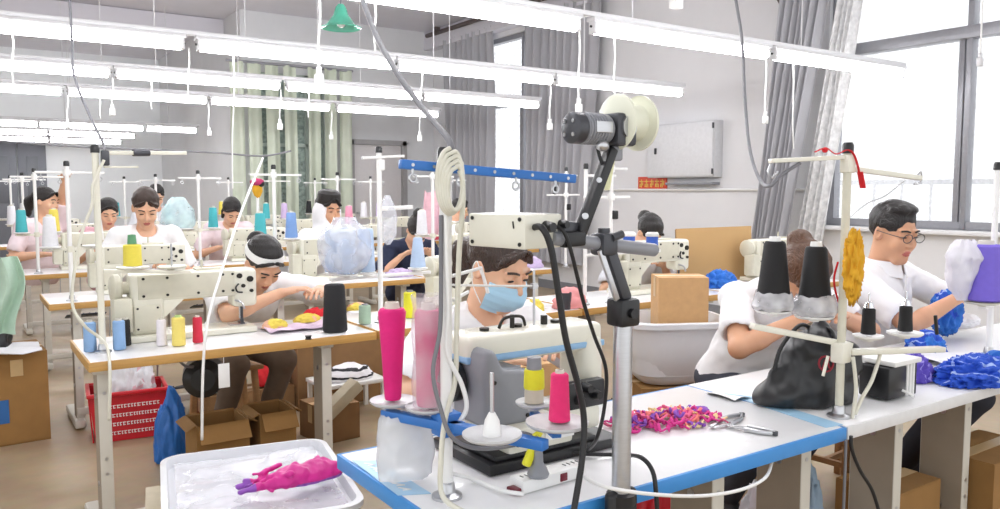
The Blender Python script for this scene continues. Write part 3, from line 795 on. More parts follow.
        MB().lathe([(0, 0.075), (0.06, 0.07), (0.082, 0.05), (0.088, 0.0), (0.086, -0.01), (0, 0)], H((0, -0.01, 0.075)), RH @ Vector((0, 0, 1))).build('cap', M_hairk, t)
    # ---- shirt
    S = SDF(lo, hi, max(vox, 0.0065))
    cw = 0.168 if not male else 0.188
    S.ell(pel + sd * 0.02, (0.172, 0.135, 0.13), RT, 0.0).ell(pel + sd * 0.17, (0.152, 0.122, 0.17), RT, 0.06).ell(chest + sd * 0.035, (cw, 0.122, 0.155), RT, 0.05)
    for s in (-1, 1):
        e, w = arms[s]
        S.cap(pel + sd * 0.445, sho[s], 0.062, 0.06, 0.035)
        end = sho[s] + (e - sho[s]) * min(1, sleeve / 0.75 if sleeve < 1 else 1)
        S.cap(sho[s], end, 0.062, 0.066 if sleeve < 1 else 0.054, 0.02)
        if sleeve >= 1: S.cap(e, e + (w - e) * 0.85, 0.052, 0.036, 0.015)
        if sleeve < 1:
            ax = (e - sho[s]).normalized(); S.cap(end + ax * 0.055, end + ax * 0.16, 0.058, 0.08, 0.004, 'sub')
    S.cap(neck + sd * 0.0 + RT @ Vector((0, 0.03, 0)), neck + sd * 0.2 + RT @ Vector((0, 0.05, 0)), 0.062, 0.09, 0.01, 'sub')
    S.wrinkle(0.0055, 38, shirt_seed).wrinkle(0.0022, 95, shirt_seed + 7)
    shm = link_mesh('t_shirt' if not collar else 'polo_shirt', S.mesh('shirt'), [shirt], t, None, None)
    if collar:
        for s in (-1, 1):
            def fn(u, v, s=s):
                a = 0.15 + 2.6 * u
                r = 0.068 + 0.022 * v + 0.006 * (1 - u)
                base = neck + sd * (0.022 - 0.036 * v - 0.03 * (1 - u) * v)
                return base + RT @ Vector((s * r * math.sin(a), 0.008 + r * math.cos(a) * 1.05, 0.012))
            sheet(fn, 16, 4, 0.004).build('collar', shirt, t)
        MB().box(pel + sd * 0.40 + RT @ Vector((0, 0.118, 0)), (0.03, 0.01, 0.13), R=RT, bev=0.003).build('placket', shirt, t)
    if text:
        bv = BVHTree.FromObject(shm, bpy.context.evaluated_depsgraph_get())
        tx = MB()
        script = [[(-.03, .006), (-.036, .014), (-.028, .02), (-.034, .0), (-.042, -.004)], [(-.026, .006), (-.024, 0), (-.019, .008), (-.017, 0), (-.013, .007)], [(-.011, .018), (-.009, 0), (-.004, .006), (0, 0), (.006, .008)], [(.008, 0), (.012, .012), (.016, 0), (.02, .008), (.026, .002), (.034, .008)]]
        for st in script:
            P = []
            for x, z in st:
                o_ = pel + sd * (0.385 + z) + RT @ Vector((0.055 + x, 0.35, 0)); h = bv.ray_cast(o_, RT @ Vector((0, -1, 0)))
                P.append((h[0] if h[0] else o_) + RT @ Vector((0, 0.002, 0)))
            tx.tube(P, 0.0017, 5, smooth=4)
        tx.build('lettering', M_lash, t)
    if mask:
        def fn(u, v):
            a = (u - 0.5) * 2.35; zz = -0.012 - 0.098 * v
            r = 0.086 + 0.014 * math.sin(PI * min(1, v * 1.05)) + 0.0018 * math.sin(26 * v)
            y = r * math.cos(a) * (1.0 + 0.18 * math.cos(a) ** 6 * (1 - abs(2 * v - 0.85))) + 0.012 - 0.02 * v * v; x = r * math.sin(a) * (0.9 - 0.18 * v)
            return H((x, y, zz))
        sheet(fn, 22, 14, 0.0025).build('face_mask', M_mask, t)
        for s in (-1, 1):
            MB().tube([H((s * 0.074, 0.03, -0.02)), H((s * 0.082, 0.01, 0.0)), H((s * 0.085, -0.014, 0.024)), H((s * 0.083, -0.024, -0.006)), H((s * 0.078, -0.01, -0.05)), H((s * 0.07, 0.035, -0.09))], 0.0017, 5).build('mask_strap', M_white, t)
    if glasses:
        g = MB()
        for s in (-1, 1):
            ring = [H((s * 0.033 + 0.024 * math.cos(a), 0.106, 0.008 + 0.018 * math.sin(a))) for a in [2 * PI * k / 16 for k in range(17)]]
            g.tube(ring, 0.0017, 6, smooth=0); g.tube([H((s * 0.057, 0.105, 0.012)), H((s * 0.08, 0.07, 0.014)), H((s * 0.084, -0.01, 0.012))], 0.0016, 6)
        g.tube([H((-0.009, 0.107, 0.01)), H((0, 0.11, 0.013)), H((0.009, 0.107, 0.01))], 0.0017, 6)
        g.build('glasses', M_dgrey, t)
    if lower:
        S = SDF([-0.30, -0.22, 0.06], [0.30, 0.62, seat + 0.24], 0.012)
        S.ell((0, 0, seat + 0.1), (0.175, 0.13, 0.1), None, 0)
        for s in (-1, 1):
            S.cap((s * 0.09, 0.02, seat + 0.085), (s * 0.12, 0.40, seat + 0.06), 0.082, 0.062, 0.03).cap((s * 0.12, 0.40, seat + 0.05), (s * 0.12, tuck, 0.12), 0.06, 0.048, 0.02)
        S.plane_cut((0, 0, seat + 0.008), (0, -0.2, -1)) if False else None
        S.wrinkle(0.004, 40, 4)
        link_mesh('trousers', S.mesh('trousers'), [trousers or M_trou], t, None, None)
        for s in (-1, 1):
            S = SDF([s * 0.12 - 0.09, tuck - 0.14, -0.02], [s * 0.12 + 0.09, tuck + 0.26, 0.16], 0.009)
            S.ell((s * 0.12, tuck + 0.05, 0.035), (0.045, 0.115, 0.045), None, 0).cap((s * 0.12, tuck - 0.005, 0.1), (s * 0.12, tuck, 0.05), 0.04, 0.045, 0.02).plane_cut((0, 0, 0.002), (0, 0, -1))
            link_mesh('shoe', S.mesh('shoe'), [M_shoe], t, None, None)
    return t

def stool(x, y, rz, label):
    t = thing('stool', label, 'stool', (x, y, 0), rz, 'wooden work stools')
    mw = mat('worn_stool_wood', 'a67c50', 0.6, var=0.15, scale=10, stretch=(1, 8, 8))
    MB().box((0, -0.08, 0.43), (0.34, 0.26, 0.03), bev=0.008).build('seat', mw, t)
    for sx in (-1, 1):
        for sy in (-1, 1): MB().bar((sx * 0.13, sy * 0.09 - 0.09, 0.415), (sx * 0.16, sy * 0.10 - 0.1, 0.0), 0.032, 0.032, 0.004).build('leg', mw, t)
    r = MB()
    for sx in (-1, 1): r.bar((sx * 0.15, -0.19, 0.16), (sx * 0.15, -0.01, 0.16), 0.02, 0.025)
    r.bar((-0.15, -0.1, 0.16), (0.15, -0.1, 0.16), 0.02, 0.025)
    r.build('stretcher', mw, t)
    return t
# ================================================================== sewing tables
TT = 0.76
def table(name_label, L, D, edge, leg_x, loc, group=None, pedal=True, edge_m=None, legw=0.13, yleg=-0.09):
    t = thing('sewing_table', name_label, 'table', loc, 0, group)
    MB().box((0, 0, TT - 0.018), (L - 0.012, D - 0.012, 0.036), bev=0.004).build('tabletop', M_lam, t)
    e = MB()
    for s in (-1, 1):
        e.box((0, s * (D / 2 - 0.004), TT - 0.0185), (L, 0.010, 0.036), bev=0.002); e.box((s * (L / 2 - 0.004), 0, TT - 0.0185), (0.010, D - 0.012, 0.036), bev=0.002)
    e.build('edge_band', edge, t)
    for lx in leg_x:
        g = MB()
        # folded steel channel: web across the table, flanges front and back
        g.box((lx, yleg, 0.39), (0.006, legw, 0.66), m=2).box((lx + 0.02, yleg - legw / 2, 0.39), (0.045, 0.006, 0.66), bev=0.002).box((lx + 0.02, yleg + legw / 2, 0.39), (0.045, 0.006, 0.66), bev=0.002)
        g.box((lx + 0.01, 0.0, 0.712), (0.06, D * 0.82, 0.022), bev=0.004)
        for z in (0.30, 0.36, 0.62): g.cyl((lx + 0.02, yleg - legw / 2 - 0.004, z), (lx + 0.02, yleg - legw / 2, z), 0.007, seg=8, m=1)
        for z in (0.25, 0.6): g.cyl((lx - 0.006, yleg, z), (lx - 0.002, yleg, z), 0.011, seg=10, m=1)
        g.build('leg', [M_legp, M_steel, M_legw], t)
        MB().box((lx + 0.01, 0.0, 0.035), (0.06, D * 0.8, 0.05), bev=0.012).build('foot', M_legp, t)
    MB().box(((leg_x[0] + leg_x[-1]) / 2, -0.16, 0.10), (leg_x[-1] - leg_x[0], 0.04, 0.04), bev=0.004).build('crossbar', M_legp, t)
    if pedal:
        p = MB(); p.box((0.05, -0.03, 0.13), (0.36, 0.2, 0.015), R=Matrix.Rotation(-0.25, 3, 'X'), bev=0.004)
        for k in range(6): p.box((-0.09 + 0.056 * k, -0.03, 0.14), (0.012, 0.17, 0.008), R=Matrix.Rotation(-0.25, 3, 'X'))
        p.build('pedal', M_dgrey, t)
        MB().cyl((0.0, -0.03, 0.14), (0.02, -0.04, 0.66), 0.006, seg=8).build('pull_rod', M_steel, t)
    return t

# ================================================================== lockstitch machine seen from behind (operator on +Y)
def lockstitch(label, loc, rz=0.0, group=None, flat=True):
    t = thing('sewing_machine', label, 'sewing machine', loc, rz, group)
    MB().box((0, 0, 0.014), (0.50, 0.18, 0.028), bev=0.006).box((0.19, 0.0, 0.0295), (0.07, 0.05, 0.003), m=1).build('bed', [M_cream, M_steel], t)
    b = MB()
    b.box((-0.175, 0, 0.16), (0.125, 0.108, 0.27), bev=0.018, seg=3)
    b.box((0.0, 0, 0.232), (0.47, 0.105, 0.125), bev=0.018, seg=3)
    b.box((0.215, 0, 0.205), (0.105, 0.1, 0.18), bev=0.02, seg=3)
    b.prism([(-0.115, 0.175), (-0.03, 0.175), (-0.115, 0.09)], 0.09, Matrix.Translation((0, 0.045, 0)) @ Matrix.Rotation(PI / 2, 4, 'X'), bev=0.004)
    b.build('machine_arm', M_cream, t, angle=50)
    p = MB().box((-0.02, -0.0545, 0.235), (0.38, 0.006, 0.105), bev=0.003).box((-0.178, -0.0585, 0.10), (0.10, 0.008, 0.115), bev=0.003)
    for x in (-0.19, -0.10, 0.02, 0.12, 0.16):
        for z in (0.197, 0.273): p.cyl((x, -0.06, z), (x, -0.056, z), 0.006, seg=8, m=1)
    for x, z in ((-0.215, 0.055), (-0.14, 0.055), (-0.215, 0.145), (-0.14, 0.145)): p.cyl((x, -0.064, z), (x, -0.06, z), 0.005, seg=8, m=1)
    p.build('back_cover', [M_creamd, M_screw], t)
    for x, z, r in ((0.19, 0.262, 0.012), (0.235, 0.245, 0.014), (0.205, 0.215, 0.009), (0.24, 0.19, 0.008)): MB().cyl((x, -0.058, z), (x, -0.049, z), r, seg=12, m=0).build('adjusting_screw', M_screw, t)
    MB().tube([(0.185, -0.056, 0.225), (0.172, -0.062, 0.21), (0.178, -0.062, 0.19), (0.2, -0.058, 0.185)], 0.004, 6).build('thread_guide', M_screw, t)
    MB().lathe([(0.0, -0.02), (0.052, -0.02), (0.062, -0.012), (0.062, 0.006), (0.05, 0.016), (0.02, 0.02), (0, 0.02)], (-0.285, 0, 0.232), (-1, 0, 0), seg=28).cyl((-0.23, 0, 0.232), (-0.27, 0, 0.232), 0.028).build('handwheel', M_creamd, t)
    MB().box((-0.268, -0.03, 0.12), (0.07, 0.09, 0.15), bev=0.012).build('drive_motor', M_creamd, t)
    MB().cyl((0.205, 0, 0.125), (0.205, 0, 0.055), 0.006, seg=10).cyl((0.205, 0, 0.055), (0.205, 0, 0.03), 0.0022, 0.0008, seg=8).build('needle_bar', M_chrome, t)
    f = MB().cyl((0.205, -0.022, 0.13), (0.205, -0.022, 0.05), 0.006, seg=10).box((0.205, -0.012, 0.036), (0.018, 0.05, 0.006), bev=0.001).box((0.205, -0.022, 0.046), (0.012, 0.012, 0.02))
    f.build('presser_foot', M_dgrey, t)
    MB().tube([(0.17, -0.052, 0.15), (0.19, -0.075, 0.14), (0.2, -0.08, 0.11)], 0.005, 6).build('lifter_lever', M_steel, t)
    MB().cyl((0.05, 0, 0.29), (0.05, 0, 0.34), 0.005, seg=8).box((0.08, 0, 0.298), (0.12, 0.05, 0.012), bev=0.003).build('top_plate', M_creamd, t)
    return t

# ================================================================== thread stands
def stand_base(label, loc, h, paint=None, group=None, r=0.011, base=True):
    t = thing('thread_stand', label, 'thread stand', loc, 0, group)
    m = paint or M_white
    MB().cyl((0, 0, 0.004), (0, 0, h), r, seg=14).build('pole', m, t)
    b = MB().lathe([(0, 0), (0.032, 0), (0.032, 0.006), (0.018, 0.012), (0.016, 0.03), (0.012, 0.034), (0, 0.034)], seg=20); b.build('base_flange', M_steel, t)
    MB().lathe([(0, 0), (r + 0.004, 0), (r + 0.004, 0.022), (r, 0.03), (0, 0.03)], (0, 0, h - 0.004), seg=14).build('pole_cap', M_black, t)
    return t
def stand_arm(t, z, p0, p1, m=None, w=0.018, h=0.012, dz=0.0, holes=0):
    g = MB().bar((p0[0], p0[1], z), (p1[0], p1[1], z + dz), w, h, 0.002, 0)
    d = Vector((p1[0] - p0[0], p1[1] - p0[1], dz)); n = Vector((d.y, -d.x, 0)).normalized()
    for k in range(holes):
        c = Vector((p0[0], p0[1], z)) + d * ((k + 0.5) / holes) + n * (w / 2)
        g.cyl(c - n * 0.001, c + n * 0.0015, h * 0.22, seg=10, m=1)
    g.lathe([(0, -0.018), (0.02, -0.018), (0.02, 0.018), (0, 0.018)], (0, 0, z), seg=16)
    return g.build('cross_arm', [m or M_white, M_steel], t)
def stand_disc(t, x, y, z, r=0.06, m=None, spike=0.13):
    d = MB().lathe([(0, -0.012), (0.014, -0.012), (0.016, -0.004), (r - 0.006, -0.003), (r, 0.002), (r, 0.006), (r - 0.005, 0.003), (0.01, 0.002), (0, 0.002)], (x, y, z), seg=32)
    o = d.build('spool_disc', m or M_white, t)
    if spike: MB().cyl((x, y, z), (x, y, z + spike), 0.004, seg=8).build('spike', M_steel, o)
    return o
def stand_eye(t, x, y, z, r=0.012, drop=0.03):
    ring = [(x + r * math.cos(a), y, z - drop - r + r * math.sin(a)) for a in [2 * PI * k / 12 + PI / 2 for k in range(13)]]
    return MB().tube([(x, y, z)] + ring, 0.0028, 6, smooth=0).build('thread_eyelet', M_steel, t)

# ================================================================== thread cones and spools; base at z = 0
CONES = {}
def cone(kind, label, loc, group=None, rb=0.034, rt=0.022, h=0.13, hexc='ffffff', core=None, sc=1.0, tip=True):
    key = (kind, rb, rt, h)
    if key not in CONES:
        t = thing('thread_cone', label, 'thread cone', loc, 0, group)
        e = h * 0.035
        MB().lathe([(rb * 0.93, 0.002), (rb, e), (rb + (rt - rb) * 0.5, h * 0.5), (rt + 0.001, h - e), (rt * 0.88, h), (rt * 0.5, h + 0.001)], seg=28).build('wound_thread', mat_threads('thread_' + kind, hexc), t)
        c = MB()
        if not tip: c.lathe([(0, 0), (rb * 0.8, 0), (rb * 0.8, 0.003), (0, 0.003)], seg=24)
        else: c.lathe([(rt * 0.6, h - 0.002), (rt * 0.52, h + h * 0.07), (rt * 0.40, h + h * 0.072), (rt * 0.40, h)], seg=20)
        c.build('core', core or mat('paper_core', 'd6d2c6', 0.7), t)
        CONES[key] = t
        return t
    return copy_tree(CONES[key], loc, random.uniform(0, 6), label, group)
# ================================================================== front table, blue edged
t1x0, t1x1, ty0, ty1 = 0.745, 1.972, 1.222, 1.795
table('white table with a bright blue edge standing in front under the elastic feeder', t1x1 - t1x0, ty1 - ty0, M_blue_edge,
      [1.05 - 1.3585, 1.585 - 1.3585], ((t1x0 + t1x1) / 2, (ty0 + ty1) / 2, 0), legw=0.14)
table('plain white edged table holding the black bag and blue fabric', 1.26, ty1 - ty0, mat('white_edge_band', 'dedede', 0.4),
      [1.995 - 2.607, 2.49 - 2.607, 2.945 - 2.607], (2.607, (ty0 + ty1) / 2, 0), legw=0.15, yleg=-0.06, pedal=False)
table('white table beside the window where the shirted worker sits, at the right end', 1.2, ty1 - ty0, mat('white_edge_band', 'dedede', 0.4),
      [-0.20, 0.42], (3.846, (ty0 + ty1) / 2, 0), legw=0.13)

# pale blue stickers on the table
def sticker(label, pts, marks):
    P = [at_h(x, y, TT) for x, y in pts]; c = sum(P, Vector()) / 4
    t = thing('table_sticker', label, 'sticker', (c.x, c.y, TT + 0.0006))
    poly = [((p - c).x, (p - c).y) for p in P]
    MB().prism(poly, 0.0012).build('sheet', mat('pale_blue_sheet', 'a9d3ef', 0.35, var=0.03), t)
    if marks:
        a, b, cc, d = [p - c for p in P]; g = MB(); rnd = random.Random(5)
        for k in range(7):
            u = 0.1 + 0.12 * k
            q0 = a.lerp(b, u).lerp(d.lerp(cc, u), 0.3); q1 = a.lerp(b, u + 0.06).lerp(d.lerp(cc, u + 0.06), 0.6); q2 = a.lerp(b, u + 0.07).lerp(d.lerp(cc, u + 0.07), 0.32)
            for s, e in ((q0, q1), (q1, q2)): g.bar((s.x, s.y, 0.0016), (e.x, e.y, 0.0016), 0.005, 0.0006)
        g.build('lettering', M_white, t)
    return t
sticker('pale blue sticker with white marks on the left end of the blue edged table', [(352, 461), (398, 496), (431, 494), (378, 461)], True)
sticker('pale blue strip taped along the right end of the blue edged table', [(716, 391), (826, 428), (843, 425), (733, 391)], False)

# ------------------------------------------------------------------ grey and cream interlock machine
m = thing('interlock_machine', 'grey and cream interlock sewing machine with a blue stripe on the blue edged table', 'sewing machine', (1.16, 1.575, TT))
b = MB().box((0.0, 0.0, 0.014), (0.40, 0.26, 0.026), bev=0.006).box((-0.03, -0.02, 0.034), (0.30, 0.2, 0.014), bev=0.004); b.build('base_plate', M_black, m)
b = MB().box((-0.05, -0.03, 0.066), (0.19, 0.19, 0.056), bev=0.01).box((0.11, 0.0, 0.07), (0.13, 0.15, 0.06), bev=0.012)
for x in (-0.12, -0.02): b.cyl((x, -0.127, 0.06), (x, -0.124, 0.06), 0.005, seg=8, m=1)
b.build('bed_case', [M_cream, M_screw], m)
b = MB().prism([(-0.07, 0.09), (0.07, 0.09), (0.065, 0.215), (-0.02, 0.225), (-0.045, 0.275), (-0.07, 0.275), (-0.08, 0.23)], 0.15, Matrix.Translation((-0.105, 0.07, 0)) @ Matrix.Rotation(PI / 2, 4, 'X'), bev=0.012)
for x, z in ((-0.15, 0.11), (-0.06, 0.11), (-0.155, 0.2), (-0.06, 0.2)): b.cyl((x, -0.084, z), (x, -0.079, z), 0.005, seg=8, m=1)
b.build('motor_column', [M_grey, M_screw], m, angle=50)
b = MB().box((0.02, 0.045, 0.262), (0.42, 0.13, 0.07), bev=0.016, seg=3).box((0.02, 0.045, 0.243), (0.424, 0.136, 0.016), m=1, bev=0.003)
for x in (-0.1, 0.0, 0.12): b.cyl((x, 0.045, 0.296), (x, 0.045, 0.304), 0.012, seg=12, m=2)
b.build('machine_arm', [M_cream, mat('pale_blue_stripe', '8fb8dc', 0.4), M_screw], m, angle=50)
MB().box((0.195, 0.03, 0.19), (0.075, 0.12, 0.16), bev=0.03, seg=4).build('needle_head', M_cream, m, angle=60)
MB().cyl((0.195, 0.0, 0.13), (0.195, 0.0, 0.1), 0.007).cyl((0.2, 0.02, 0.13), (0.2, 0.02, 0.1), 0.005).build('needle_bar', M_chrome, m)
MB().lathe([(0, 0), (0.05, 0), (0.05, 0.02), (0.03, 0.03), (0, 0.03)], (-0.19, 0.03, 0.19), (-1, 0, 0)).build('handwheel', M_black, m)
pl = MB().box((0.0, -0.1275, 0.072), (0.085, 0.004, 0.032), bev=0.001)
pl.build('name_plate', M_white, m)
tx = MB()
for k in range(6): tx.box((-0.026 + 0.0105 * k, -0.1302, 0.072), (0.0055, 0.001, 0.009)).box((-0.0235 + 0.0105 * k, -0.1302, 0.0745), (0.006, 0.001, 0.002))
tx.build('lettering', M_black, m)
g = MB()
for x, z in ((0.12, 0.15), (0.15, 0.13), (0.1, 0.12)): g.cyl((x, -0.075, z), (x, -0.1, z), 0.014, 0.01, seg=14)
g.box((0.13, -0.06, 0.13), (0.12, 0.03, 0.07), bev=0.008); g.build('tension_unit', M_black, m)
MB().cyl((0.08, 0.04, 0.297), (0.08, 0.04, 0.32), 0.009).build('oil_cap', M_screw, m)
g = MB().cyl((-0.02, 0.04, 0.297), (-0.02, 0.04, 0.33), 0.006).tube([(-0.06, 0.04, 0.3), (-0.05, 0.03, 0.325), (0.0, 0.03, 0.325), (0.02, 0.04, 0.3)], 0.004)
g.build('thread_guide', M_screw, m)

# ------------------------------------------------------------------ front thread stand with blue arms
pb = at_h(447, 497, TT)
st = stand_base('front thread stand with blue cross arms and a coil of cream cable', (pb.x, pb.y, TT), 0.70, M_white, r=0.0125)
L = lambda p: Vector(p) - Vector((pb.x, pb.y, TT))
e0, e1 = at_y(400, 164, pb.y + 0.02), at_y(574, 179, pb.y - 0.02)
g = MB(); a0, a1 = L(e0), L(e1)
g.bar(a0, a1, 0.022, 0.019, 0.003)
d = (a1 - a0); nrm = Vector((d.y, -d.x, 0)).normalized()
for k in range(9):
    c = a0 + d * ((k + 0.5) / 9) + nrm * 0.011
    g.cyl(c - nrm * 0.002, c + nrm * 0.0012, 0.0035, seg=10, m=1)
g.build('upper_cross_arm', [M_blue, M_steel], st)
zl = 0.178
d0, d1 = at_h(384, 404, TT + zl), at_h(546, 435, TT + zl)
g = MB(); a0, a1 = L(d0), L(d1); a0.z = a1.z = zl - 0.02
g.bar(a0, a1, 0.026, 0.02, 0.003); g.box((0, 0, zl - 0.02), (0.05, 0.05, 0.05), bev=0.006)
g.bar((0, 0, zl - 0.02), ((a0 + a1) / 2)[:2] + (zl - 0.02,) if False else Vector(((a0 + a1).x / 2, (a0 + a1).y / 2, zl - 0.02)), 0.03, 0.02, 0.002)
g.build('lower_cross_arm', M_blue, st)
dz = zl + 0.004
discs = {}
for nm, (px, py, r) in dict(tall=(393, 402, 0.05), bagged=(429, 408, 0.05), bare=(492, 436, 0.056), small=(557, 424, 0.062), back=(534, 404, 0.04)).items():
    p = at_h(px, py, TT + dz); q = L(p)
    stand_disc(st, q.x, q.y, dz, r, mat('pale_grey_disc', 'c9cacc', 0.35), 0.0 if nm != 'bare' else 0.12); discs[nm] = p
g = MB(); p = L(discs['bare'])
g.lathe([(0, 0.002), (0.018, 0.002), (0.014, 0.03), (0.006, 0.045), (0, 0.045)], (p.x, p.y, dz)); g.build('cone_holder', M_white, st)
g = MB(); p = L(discs['back']); q = L(discs['small'])
g.bar((p.x, p.y, zl - 0.018), (q.x, q.y, zl - 0.018), 0.02, 0.014, 0.002); g.build('disc_bracket', M_blue, st)
for k in range(5): stand_eye(st, a0.x + 0.0 + 0.0 * k, 0, 0, 0.001, 0.0) if False else None
for k in (0.05, 0.3, 0.62, 0.86):
    c = L(e0).lerp(L(e1), k); stand_eye(st, c.x, c.y - 0.012, c.z - 0.008, 0.008, 0.01)
cz = TT + dz + 0.0045
cone('hot_pink_tall', 'tall unwrapped hot pink thread cone at the left end of the blue arm', (discs['tall'].x, discs['tall'].y, cz), rb=0.018, rt=0.029, h=0.2, hexc='e0187c')
cone('rose_pink_tall', 'tall pink thread cone inside a clear bag beside the unwrapped pink one', (discs['bagged'].x, discs['bagged'].y, cz), rb=0.026, rt=0.028, h=0.205, hexc='d9417f')
cone('hot_pink_spool', 'short bright pink spool on a round grey disc before the machine', (discs['small'].x + 0.006, discs['small'].y, cz), rb=0.0215, rt=0.0165, h=0.096, hexc='ea2a72')
t = thing('thread_cone', 'spool with a band of yellow thread and grey top behind the pink spool', 'thread cone', (discs['back'].x, discs['back'].y, cz))
MB().lathe([(0.0205, 0.0), (0.0205, 0.03)], seg=28).build('beige_thread', mat_threads('thread_beige', 'cfc6b4'), t)
MB().lathe([(0.0215, 0.03), (0.0225, 0.034), (0.0215, 0.068), (0.02, 0.072)], seg=28).build('wound_thread', mat_threads('thread_lemon', 'e6e02f'), t)
MB().lathe([(0.0, 0.072), (0.0165, 0.072), (0.015, 0.098), (0, 0.1)], seg=24).build('core', M_grey, t)

def bag(label, loc, prof, seed, m, seg=40, jit=0.16, name='plastic_bag', th=0.0008, sq=(1, 1)):
    t = thing(name, label, 'plastic bag', loc)
    nz = len(prof)
    def fn(u, v):
        f = v * (nz - 1); i = min(int(f), nz - 2); w = f - i
        r = prof[i][0] * (1 - w) + prof[i + 1][0] * w; z = prof[i][1] * (1 - w) + prof[i + 1][1] * w
        a = 2 * PI * u
        q = Vector((math.cos(a) * 1.6, math.sin(a) * 1.6, z * 14 + seed * 5.3))
        k = 1 + jit * noise.noise(q) + jit * 0.6 * (noise.ridged_multi_fractal(q * 1.7, 0.9, 2, 3, 0.9, 2) / 2.0 - 0.5)
        return (r * k * math.cos(a) * sq[0], r * k * math.sin(a) * sq[1], z + 0.006 * noise.noise(q * 2.2))
    sheet(fn, seg, 26, th).build('film', m, t)
    return t
M_pinkfilm = mat_plastic_film('pink_tinted_film', 'fbf2f6', 0.2, 0.12, 0.12, 10)
c = (discs['tall'] + discs['bagged']) / 2
bag('clear plastic bag pulled over the second pink cone', (discs['bagged'].x, discs['bagged'].y, cz + 0.001), [(0.034, 0.0), (0.036, 0.05), (0.03, 0.11), (0.036, 0.16), (0.032, 0.21), (0.037, 0.235)], 2, M_pinkfilm, jit=0.1)
p = at_h(405, 452, TT)
bag('milky empty plastic bag hanging under the pink cones', (discs['tall'].x + 0.02, discs['tall'].y - 0.012, TT + 0.02), [(0.055, 0.0), (0.06, 0.05), (0.056, 0.09), (0.05, 0.125), (0.044, 0.138)], 4, mat_plastic_film('frosted_film', 'eef0f3', 0.5, 0.25, 0.1, 10), jit=0.12, sq=(1.15, 0.8))
q = at_y(449, 345, pb.y)
bag('knotted strip of white plastic tied round the front thread stand', (pb.x - 0.012, pb.y + 0.045, 0.965), [(0.014, 0.0), (0.026, 0.04), (0.02, 0.09), (0.01, 0.125), (0.008, 0.13), (0.018, 0.16)], 8, M_film, jit=0.2)

def up_to_ceiling(p, step=0.22, dy=-0.02):
    n = int((ZC - 0.01 - p.z) / step) + 1; s = (ZC - 0.01 - p.z) / n
    return [Vector((p.x - 0.012 * k, p.y + dy * k, p.z + s * k)) for k in range(n, 0, -1)]
def cable(name, label, pts, r, m, cat='cable', seg=10, group=None):
    P = [Vector(p) for p in pts]; base = Vector((P[0].x, P[0].y, min(p.z for p in P)))
    o = MB().tube([p - base for p in P], r, seg, smooth=8).build(name, m, None, base, angle=None)
    return tag(o, label, cat, group)
# coil of cream cable hung on the stand
pc = Vector((pb.x, pb.y, 0)); cy = pb.y - 0.03
def atc(px, py, dy=0.0): return at_y(px, py, cy + dy)
loops = []
for k in range(5):
    w_, hgt, ox = 13 - 1.3 * k, 33 - 3 * k, -2 + 1.3 * k
    for a in range(0, 12):
        an = PI / 2 + 2 * PI * a / 12
        loops.append(atc(452 + ox + w_ * math.cos(an), 181 + 2 * k - hgt * math.sin(an), -0.004 * k - 0.0015 * (a % 3)))
cable('cable_coil', 'hank of cream cable hung at the top of the front thread stand', loops, 0.0045, M_cream_cable)
cable('power_cable', 'thick grey cable dropping from above onto the front thread stand', [*up_to_ceiling(at_y(356, -30, 1.9)), at_y(356, -30, 1.9), at_y(372, 25, 1.8), at_y(392, 65, 1.68), at_y(420, 105, 1.55), at_y(446, 136, 1.42), atc(452, 150, 0.012)], 0.0065, M_grey_cable)
cable('power_cable', 'thick cream cable running down beside the front stand pole', [atc(461, 162, 0.0), atc(463, 200), atc(459, 255), atc(457, 320, 0.01), atc(455, 380, 0.02), atc(445, 420, 0.0), atc(441, 460, -0.02), (atc(443, 488, -0.03).x, atc(443, 488, -0.03).y, TT + 0.03), at_h(470, 515, TT + 0.012)], 0.0055, M_cream_cable)
cable('power_cable', 'grey cable hanging straight along the front stand pole', [atc(441, 215, 0.02), atc(441, 280, 0.015), atc(440, 330, 0.01), atc(433, 372, 0.0), atc(441, 410, -0.02), atc(452, 437, -0.05), atc(475, 448, -0.05), at_y(510, 446, 1.40), at_y(540, 436, 1.42)], 0.0045, M_grey_cable)
cable('power_cable', 'second cream cable bundled against the front stand pole', [atc(446, 210, 0.012), atc(447, 260, 0.01), atc(448, 310, 0.012), atc(447, 352, 0.015), atc(462, 385, 0.01), atc(466, 410, 0.0), atc(452, 430, 0.01)], 0.005, M_white)

# wire guide bracket in front of the mask wearer
t = thing('wire_guide', 'bent white wire bracket on the front stand, in front of the masked face', 'wire guide', (pb.x, pb.y, 1.2))
o_ = Vector((pb.x, pb.y, 1.2))
MB().tube([atc(452, 276, 0.03) - o_, at_y(481, 268, 1.44) - o_, at_y(488, 293, 1.44) - o_], 0.004, 8, smooth=0).tube([atc(452, 285, 0.03) - o_, at_y(500, 286, 1.43) - o_, at_y(538, 286, 1.43) - o_], 0.0025, 8, smooth=0).tube([atc(453, 300, 0.03) - o_, at_y(468, 292, 1.44) - o_], 0.004, 8, smooth=0).build('wire', M_white, t)
MB().cyl(at_y(534, 270, 1.43) - o_, at_y(534, 325, 1.43) - o_, 0.003).box(at_y(534, 286, 1.43) - o_, (0.012, 0.012, 0.012)).build('guide_rod', M_steel, t)

